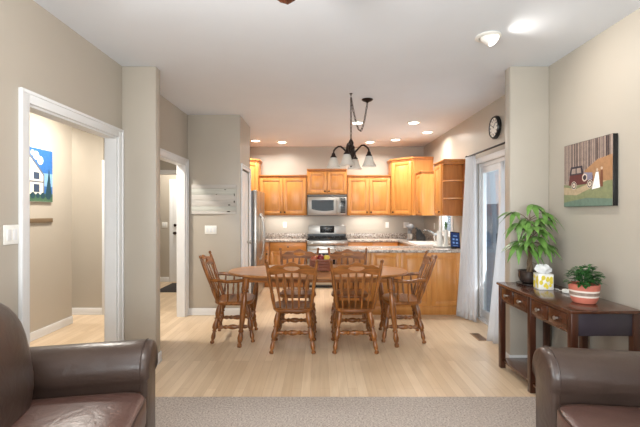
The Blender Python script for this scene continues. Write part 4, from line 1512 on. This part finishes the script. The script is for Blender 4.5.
# long low shoots to the left and right as in a lanky plant
for (dx, dy, z0, L, e) in ((-0.95, -0.2, 0.56, 0.17, 0.5), (-0.9, -0.45, 0.36, 0.13, 0.05), (0.75, -0.65, 0.58, 0.12, 0.5), (-0.5, -0.8, 0.34, 0.12, -0.1), (0.5, -0.85, 0.36, 0.11, 0.0), (0.2, -0.5, 0.62, 0.10, 1.1)):
    b0 = Vector((0, 0, z0))
    tip = b0 + Vector((dx * math.cos(e), dy * math.cos(e), math.sin(e))) * L
    tr.tube([b0, (b0 + tip) / 2 + Vector((0, 0, 0.012)), tip], 0.003, 5)
    palm(tip, (dx, dy, 0.0), 5, 0.175)
tr.tube([(0, 0, 0.34), (0.004, 0, 0.48), (0, 0, 0.62)], [0.010, 0.007, 0.003], 7)
tr.tube([(0.01, 0, 0.20), (0.07, -0.02, 0.17), (0.10, -0.03, 0.14)], 0.003, 5)
tr.build('trunk', M['bark'], t_)
fl.build('foliage', M['leaf'], t_)

# tissue box
M['lemon'] = mat_plain('lemon_yellow_print', (226, 206, 70), 0.5)
M['tissue'] = mat_sheer('white_tissue', (246, 246, 246), 0.25)
t_ = thing('tissue_box', 'yellow and white tissue box between the two console plants', 'tissue box', (1.865, 3.34, CZ + 0.001), math.radians(-8))
MB().box(-0.058, 0.058, -0.058, 0.058, 0, 0.128, 0.003).build('carton', M['plate'], t_)
pt = MB()
rnd = random.Random(5)
for (ax_, sg) in (('y', -1), ('x', -1)):
    for k_ in range(15):
        a, z = rnd.uniform(-0.042, 0.042), rnd.uniform(0.018, 0.105)
        r = rnd.uniform(0.012, 0.020)
        pl = [(a + r * 0.75 * math.cos(2 * PI * j / 12), z + r * math.sin(2 * PI * j / 12)) for j in range(12)]
        pl = [(max(-0.054, min(0.054, p)), max(0.006, min(0.122, q))) for p, q in pl]
        pt.prism(pl, ax_, -0.0586 - 0.0001 * k_, -0.058)
pt.build('printed_lemons', M['lemon'], t_)
ts = MB()
n = 20
rg = []
for (r, z) in ((0.022, 0.126), (0.026, 0.14), (0.048, 0.152), (0.056, 0.168), (0.044, 0.186), (0.022, 0.196), (0.004, 0.19)):
    rg.append([((r + 0.25 * r * math.sin(3 * 2 * PI * k / n + z * 60)) * math.cos(2 * PI * k / n) * 1.1, (r + 0.2 * r * math.cos(4 * 2 * PI * k / n)) * math.sin(2 * PI * k / n) * 0.7, z + 0.010 * math.sin(5 * 2 * PI * k / n)) for k in range(n)])
ts.rings(rg).build('tissue', M['tissue'], t_)

# small plant in a banded pot
t_ = thing('potted_plant', 'bushy green plant in a rose terracotta pot with cream bands', 'plant', (1.862, 2.82, CZ + 0.001))
pot = MB()
pr = [(0.064, 0.0, 0), (0.072, 0.006, 0), (0.083, 0.030, 0), (0.0875, 0.046, 1), (0.0895, 0.058, 2), (0.0925, 0.080, 1), (0.0935, 0.092, 0), (0.096, 0.128, 0), (0.094, 0.134, 0), (0.088, 0.134, 0), (0.085, 0.120, 0), (0.02, 0.116, 0)]
for i in range(len(pr) - 1):
    n = 32
    pot.rings([[(r * math.cos(2 * PI * k / n), r * math.sin(2 * PI * k / n), z) for k in range(n)] for r, z in ((pr[i][0], pr[i][1]), (pr[i + 1][0], pr[i + 1][1]))], pr[i][2], False, False)
pot.add([(0.064 * math.cos(2 * PI * k / 32), 0.064 * math.sin(2 * PI * k / 32), 0) for k in range(32)], [tuple(range(32))])
pot.build('pot', [M['terra'], M['cream'], M['taupeband']], t_)
MB().lathe([(0.085, 0.116), (0.05, 0.124), (0.001, 0.127)], 20).build('soil', M['soil'], t_)
fb = MB()
rnd = random.Random(21)
for i in range(260):
    a = rnd.uniform(0, 2 * PI)
    rr = 0.100 * math.sqrt(rnd.random())
    z = 0.134 + rnd.uniform(0.0, 0.13) * (1 - 0.5 * (rr / 0.100) ** 2)
    e = rnd.uniform(-0.1, 0.9)
    leaf(fb, (rr * math.cos(a), rr * math.sin(a), z), (math.cos(a) * math.cos(e), math.sin(a) * math.cos(e), math.sin(e)), rnd.uniform(0.032, 0.052), rnd.uniform(0.022, 0.034), droop=0.35)
for i in range(18):
    a = i * 2.4
    r = 0.05 * math.sqrt((i + 1) / 18)
    fb.tube([(r * 0.4 * math.cos(a), r * 0.4 * math.sin(a), 0.118), (r * math.cos(a), r * math.sin(a), 0.20)], 0.0022, 5)
fb.build('foliage', M['leafd'], t_)
t_ = thing('charger', 'small white plug-in charger lying behind the tissue box', 'charger', (1.955, 3.14, CZ + 0.001), 0.4)
MB().box(-0.022, 0.022, -0.045, 0.045, 0, 0.030, 0.006).build('housing', M['plate'], t_)
MB().tube([(0.0, 0.045, 0.012), (0.01, 0.09, 0.006), (0.06, 0.13, 0.004), (0.05, 0.19, 0.004)], 0.003, 6).build('cable', M['plate'], t_)
tag(MB().tube([(2.095, 2.675, 0.745), (2.097, 2.68, 0.6), (2.096, 2.70, 0.45), (2.098, 2.715, 0.38)], 0.004, 6).build('power_cord', M['black']), 'thin dark cord hanging down behind the console table end', 'cord')

# floor vent
t_ = thing('floor_vent', 'small brown floor register before the patio door', 'vent', (1.80, 4.53, 0.0))
MB().box(-0.055, 0.055, -0.14, 0.14, 0.0, 0.005, 0.002).build('frame', mat_plain('brown_register', (150, 112, 78), 0.4), t_)
lv = MB()
for k_ in range(9):
    lv.box(-0.04, 0.04, -0.118 + k_ * 0.028, -0.106 + k_ * 0.028, 0.005, 0.0062)
lv.build('louvres', M['soil'], t_)
# door mat in the entry
tag(MB().box(-2.95, -2.2, 7.10, 8.0, 0.0, 0.012, 0.004).build('door_mat', mat_plain('charcoal_mat', (52, 46, 44), 0.95, var=0.15, vscale=80)), 'dark door mat on the entry floor', 'mat')

# ------------------------------------------------------------------ pictures
def px(rgb, nm, rough=0.5): return mat_plain(nm, rgb, rough, var=0.12, vscale=40)
# car in autumn woods, canvas on the right wall; local frame: u along -y of the room (left to right as seen), v up
t_ = thing('canvas_picture', 'canvas print of a vintage car and couple in autumn woods, right wall', 'picture', (XR - 0.001, 3.12, 1.455), -PI / 2)
CW, CH = 0.285, 0.515
MB().box(-CW, CW, -0.036, 0, 0, CH, 0.003).build('canvas_block', M['black'], t_)
mats = [px((160, 140, 128), 'hazy_woods'), px((66, 52, 54), 'dark_trunks'), px((164, 122, 86), 'autumn_slope'), px((128, 132, 96), 'mown_grass'), px((178, 156, 126), 'sandy_track'),
        px((96, 46, 44), 'maroon_car'), px((60, 52, 60), 'dark_car_top'), px((206, 190, 172), 'pale_wheels'), px((240, 238, 236), 'white_dress'), px((120, 72, 50), 'brown_suit'), px((102, 122, 108), 'blue_green_grass'), px((196, 172, 150), 'skin_tone'), px((128, 122, 140), 'grey_hood')]
pm = MB()
LV = [0]
def q(poly, mi):
    LV[0] += 1
    y = -0.036 - 0.0001 * LV[0]
    vs = [(-CW + 2 * CW * u, y, CH * v) for u, v in poly]
    pm.add(vs, [tuple(range(len(vs)))], mi)
def rect(u0, v0, u1, v1, mi): q([(u0, v0), (u1, v0), (u1, v1), (u0, v1)], mi)
def disc(u, v, r, mi, n=14): q([(u + r * math.cos(2 * PI * k / n) * CH / (2 * CW) , v + r * math.sin(2 * PI * k / n)) for k in range(n)], mi)
rect(0.005, 0.005, 0.995, 0.995, 0)
rnd = random.Random(9)
for k_ in range(26):
    u = 0.02 + 0.96 * k_ / 26 + rnd.uniform(-0.01, 0.01)
    w = rnd.uniform(0.008, 0.022)
    rect(u, 0.36 + rnd.uniform(0, 0.1), min(0.995, u + w), 0.995, 1)
q([(0.35, 0.40), (0.48, 0.55), (0.72, 0.68), (0.995, 0.72), (0.995, 0.30), (0.35, 0.30)], 2)
q([(0.005, 0.005), (0.995, 0.005), (0.995, 0.36), (0.6, 0.36), (0.3, 0.33), (0.005, 0.36)], 3)
q([(0.005, 0.20), (0.30, 0.18), (0.62, 0.28), (0.9, 0.36), (0.7, 0.38), (0.3, 0.28), (0.005, 0.32)], 4)
q([(0.005, 0.005), (0.995, 0.005), (0.995, 0.10), (0.5, 0.13), (0.005, 0.07)], 10)
q([(0.12, 0.34), (0.64, 0.34), (0.64, 0.46), (0.46, 0.50), (0.14, 0.50)], 5)
q([(0.14, 0.50), (0.44, 0.50), (0.42, 0.63), (0.17, 0.63)], 6)
q([(0.18, 0.52), (0.28, 0.52), (0.28, 0.60), (0.20, 0.60)], 0)
q([(0.30, 0.52), (0.40, 0.52), (0.385, 0.60), (0.30, 0.60)], 0)
q([(0.44, 0.40), (0.63, 0.40), (0.63, 0.50), (0.46, 0.52)], 12)
for u in (0.24, 0.58):
    disc(u, 0.335, 0.066, 7)
    disc(u, 0.335, 0.056, 6)
    disc(u, 0.335, 0.040, 7)
    disc(u, 0.335, 0.014, 5)
disc(0.475, 0.44, 0.06, 7)
disc(0.475, 0.44, 0.04, 6)
q([(0.79, 0.52), (0.83, 0.52), (0.83, 0.28), (0.77, 0.28)], 9)
q([(0.70, 0.50), (0.75, 0.50), (0.78, 0.27), (0.62, 0.25)], 8)
disc(0.725, 0.53, 0.022, 11)
disc(0.81, 0.545, 0.022, 11)
pm.build('printed_scene', mats, t_)

# house photograph on the hall wall; u along +... as seen from the room: left to right = increasing y
t_ = thing('house_picture', 'blue-sky photograph of a cream gabled house on hall wall', 'picture', (HX + 0.001, 4.38, 1.53), PI / 2)
CW, CH = 0.33, 0.60
MB().box(-CW, CW, -0.022, 0, 0, CH, 0.003).build('picture_block', M['plate'], t_)
mats = [px((46, 98, 160), 'picture_sky'), px((236, 240, 244), 'picture_cloud'), px((228, 222, 204), 'picture_house'), px((96, 98, 108), 'picture_roof'), px((52, 66, 88), 'picture_glass'), px((30, 62, 74), 'picture_trees'), px((70, 100, 76), 'picture_lawn'), px((120, 160, 200), 'picture_haze')]
pm = MB()
LV[0] = 0
def q(poly, mi):
    LV[0] += 1
    y = -0.022 - 0.0001 * LV[0]
    vs = [(-CW + 2 * CW * u, y, CH * v) for u, v in poly]
    pm.add(vs, [tuple(range(len(vs)))], mi)
rect(0.005, 0.005, 0.995, 0.995, 0)
rect(0.005, 0.30, 0.995, 0.55, 7)
for (u, v, r) in ((0.08, 0.88, 0.07), (0.16, 0.82, 0.06), (0.3, 0.93, 0.05), (0.58, 0.86, 0.08), (0.68, 0.78, 0.08), (0.5, 0.9, 0.05), (0.2, 0.72, 0.06), (0.05, 0.70, 0.05)):
    disc(u, v, r, 1)
rect(0.005, 0.005, 0.995, 0.16, 6)
q([(0.80, 0.10), (0.97, 0.10), (0.93, 0.45), (0.90, 0.66), (0.87, 0.45)], 5)
q([(0.05, 0.14), (0.78, 0.14), (0.78, 0.52), (0.44, 0.86), (0.05, 0.52)], 3)
q([(0.02, 0.14), (0.75, 0.14), (0.75, 0.50), (0.44, 0.81), (0.20, 0.55), (0.02, 0.50)], 2)
q([(0.02, 0.36), (0.75, 0.36), (0.75, 0.39), (0.02, 0.39)], 3)
for (u0, v0, u1, v1) in ((0.08, 0.42, 0.16, 0.50), (0.26, 0.42, 0.40, 0.56), (0.52, 0.42, 0.66, 0.55), (0.10, 0.20, 0.22, 0.34), (0.52, 0.18, 0.66, 0.33), (0.32, 0.14, 0.42, 0.32)):
    rect(u0, v0, u1, v1, 4)
rect(0.30, 0.44, 0.36, 0.54, 2)
for (u, r) in ((0.06, 0.05), (0.25, 0.05), (0.5, 0.06), (0.62, 0.05), (0.74, 0.06), (0.88, 0.07)):
    disc(u, 0.12, r, 5)
pm.build('printed_scene', mats, t_)
tag(MB().box(HX + 0.001, HX + 0.02, 4.10, 4.72, 1.295, 1.345, 0.003).build('wall_rail', mat_plain('brown_rail', (112, 92, 68), 0.5)), 'narrow brown wooden rail below the house photograph', 'rail')

# whitewashed planks
t_ = thing('plank_art', 'whitewashed horizontal plank artwork on the pantry wall', 'wall art', (-1.463, PY0 - 0.001, 1.392))
pk = [mat_wood('whitewashed_plank', a, b, 'x', 0.7, 14, 0.06) for a, b in (((186, 180, 172), (206, 201, 194)), ((180, 179, 170), (198, 198, 189)), ((176, 171, 164), (196, 190, 183)))]
hs = [0.055, 0.085, 0.075, 0.085, 0.065, 0.041]
z = 0.0
for i, h in enumerate(reversed(hs)):
    x1 = 0.308
    o = MB().box(-0.308, x1, -0.022, 0, z + 0.0007, z + h - 0.0007, 0.002).build('plank', pk[i % 3], t_)
    z += h
for (x, zz, a, b) in ((0.205, 0.035, 0.026, 0.008), (0.285, 0.17, 0.010, 0.018), (0.215, 0.125, 0.018, 0.008), (0.285, 0.265, 0.006, 0.022), (0.16, 0.335, 0.016, 0.005), (0.04, 0.27, 0.012, 0.004)):
    MB().prism([(x + a * math.cos(2 * PI * k / 12), zz + b * math.sin(2 * PI * k / 12)) for k in range(12)], 'y', -0.0228, -0.0215).build('wood_knot', M['soil'], t_)

# ------------------------------------------------------------------ leather armchairs (local: faces +x)
def puff(cx, cy, cz, hx, hy, hz, e=0.35, n=36, m=18, crown=0.0, mtx=None):
    mb = MB()
    sp = lambda t_, e_: math.copysign(abs(t_) ** e_, t_)
    rg = []
    for i in range(m + 1):
        ph = -PI / 2 + PI * i / m
        cr = max(abs(math.cos(ph)) ** e, 0.01)
        r = []
        for k in range(n):
            th = 2 * PI * k / n
            x = hx * cr * sp(math.cos(th), e)
            y = hy * cr * sp(math.sin(th), e)
            zz = hz * sp(math.sin(ph), e)
            if zz > 0: zz += crown * (1 - (x / hx) ** 2) * (1 - (y / hy) ** 2) * sp(math.sin(ph), e)
            r.append((cx + x, cy + y, cz + zz))
        rg.append(r)
    return mb.rings(rg, mtx=mtx)

def make_leather_chair(label):
    t_ = thing('leather_armchair', label, 'armchair', (0, 0, 0), 0, 'brown leather armchairs')
    b = MB().box(-0.42, 0.38, -0.40, 0.40, 0.05, 0.31, 0.02)
    b.build('base', M['leather'], t_)
    for sx in (-0.34, 0.32):
        for sy in (-0.50, 0.50):
            MB().lathe([(0.022, 0), (0.028, 0.03), (0.03, 0.075)], 12, 0, (sx, sy, 0.0)).build('foot', M['black'], t_)
    # rolled arms
    for s in (-1, 1):
        prof = []
        # cross-section in (y,z): slim skirt widening to a roll
        for k in range(28):
            th = -0.5 + (PI + 1.0) * k / 27
            prof.append((0.138 * math.cos(th), 0.545 + 0.135 * math.sin(th)))
        prof += [(-0.118, 0.36), (-0.118, 0.07), (0.118, 0.07), (0.118, 0.36)]
        cyv, czv = 0.0, 0.42
        rg = []
        for (x, g) in ((-0.40, 0.80), (-0.38, 0.98), (-0.20, 1.0), (0.10, 1.0), (0.34, 1.0), (0.405, 0.995), (0.435, 0.965), (0.45, 0.90), (0.454, 0.80)):
            rg.append([(x + (0.012 if z > 0.5 and x > 0.3 else 0), s * (0.52 + y * g), czv + (z - czv) * (1 - (1 - g) * 0.55) - 0.012 * (1 - (x + 0.4) / 0.86) ) for y, z in prof])
        a = MB().rings(rg)
        ao = a.build('arm', M['leather'], t_, smooth=60)
        # piping round the front of the arm
        pp = []
        for k in range(28):
            th = -0.5 + (PI + 1.0) * k / 27
            pp.append((0.424, s * (0.52 + 0.134 * math.cos(th)), 0.548 + 0.130 * math.sin(th)))
        pp = [(0.414, s * (0.52 + 0.116), 0.08), (0.414, s * (0.52 + 0.116), 0.36)] + pp + [(0.414, s * (0.52 - 0.116), 0.36), (0.414, s * (0.52 - 0.116), 0.08)]
        MB().tube(pp, 0.0045, 6).build('piping', M['piping'], ao)
    st = puff(0.13, 0, 0.385, 0.355, 0.392, 0.085, 0.30, crown=0.025)
    so = st.build('seat_cushion', M['leather2'], t_, smooth=70)
    pp = []
    for k in range(49):
        th = 2 * PI * k / 48
        c, s_ = math.cos(th), math.sin(th)
        pp.append((0.13 + 0.345 * math.copysign(abs(c) ** 0.3, c), 0.384 * math.copysign(abs(s_) ** 0.3, s_), 0.448))
    MB().tube(pp, 0.005, 6).build('piping', M['piping'], so)
    mt = Matrix.Translation((-0.19, 0, 0.68)) @ Matrix.Rotation(math.radians(-10), 4, 'Y')
    bc = puff(0, 0, 0, 0.17, 0.41, 0.34, 0.72, crown=0.0, mtx=mt)
    bc.build('back_cushion', M['leather'], t_, smooth=70)
    mt2 = Matrix.Translation((-0.385, 0, 0.55)) @ Matrix.Rotation(math.radians(-7), 4, 'Y')
    MB().box(-0.06, 0.06, -0.40, 0.40, -0.46, 0.33, 0.05, mtx=mt2, seg=4).build('back_frame', M['leather'], t_)
    return t_
L0 = make_leather_chair('brown leather armchair in the left foreground, facing right')
L0.location = (-1.29, 1.645, 0.014)
L0.rotation_euler = (0, 0, math.radians(11))
dup(L0, (1.555, 1.535, 0.014), math.radians(172), 'brown leather armchair in the right foreground, facing left')
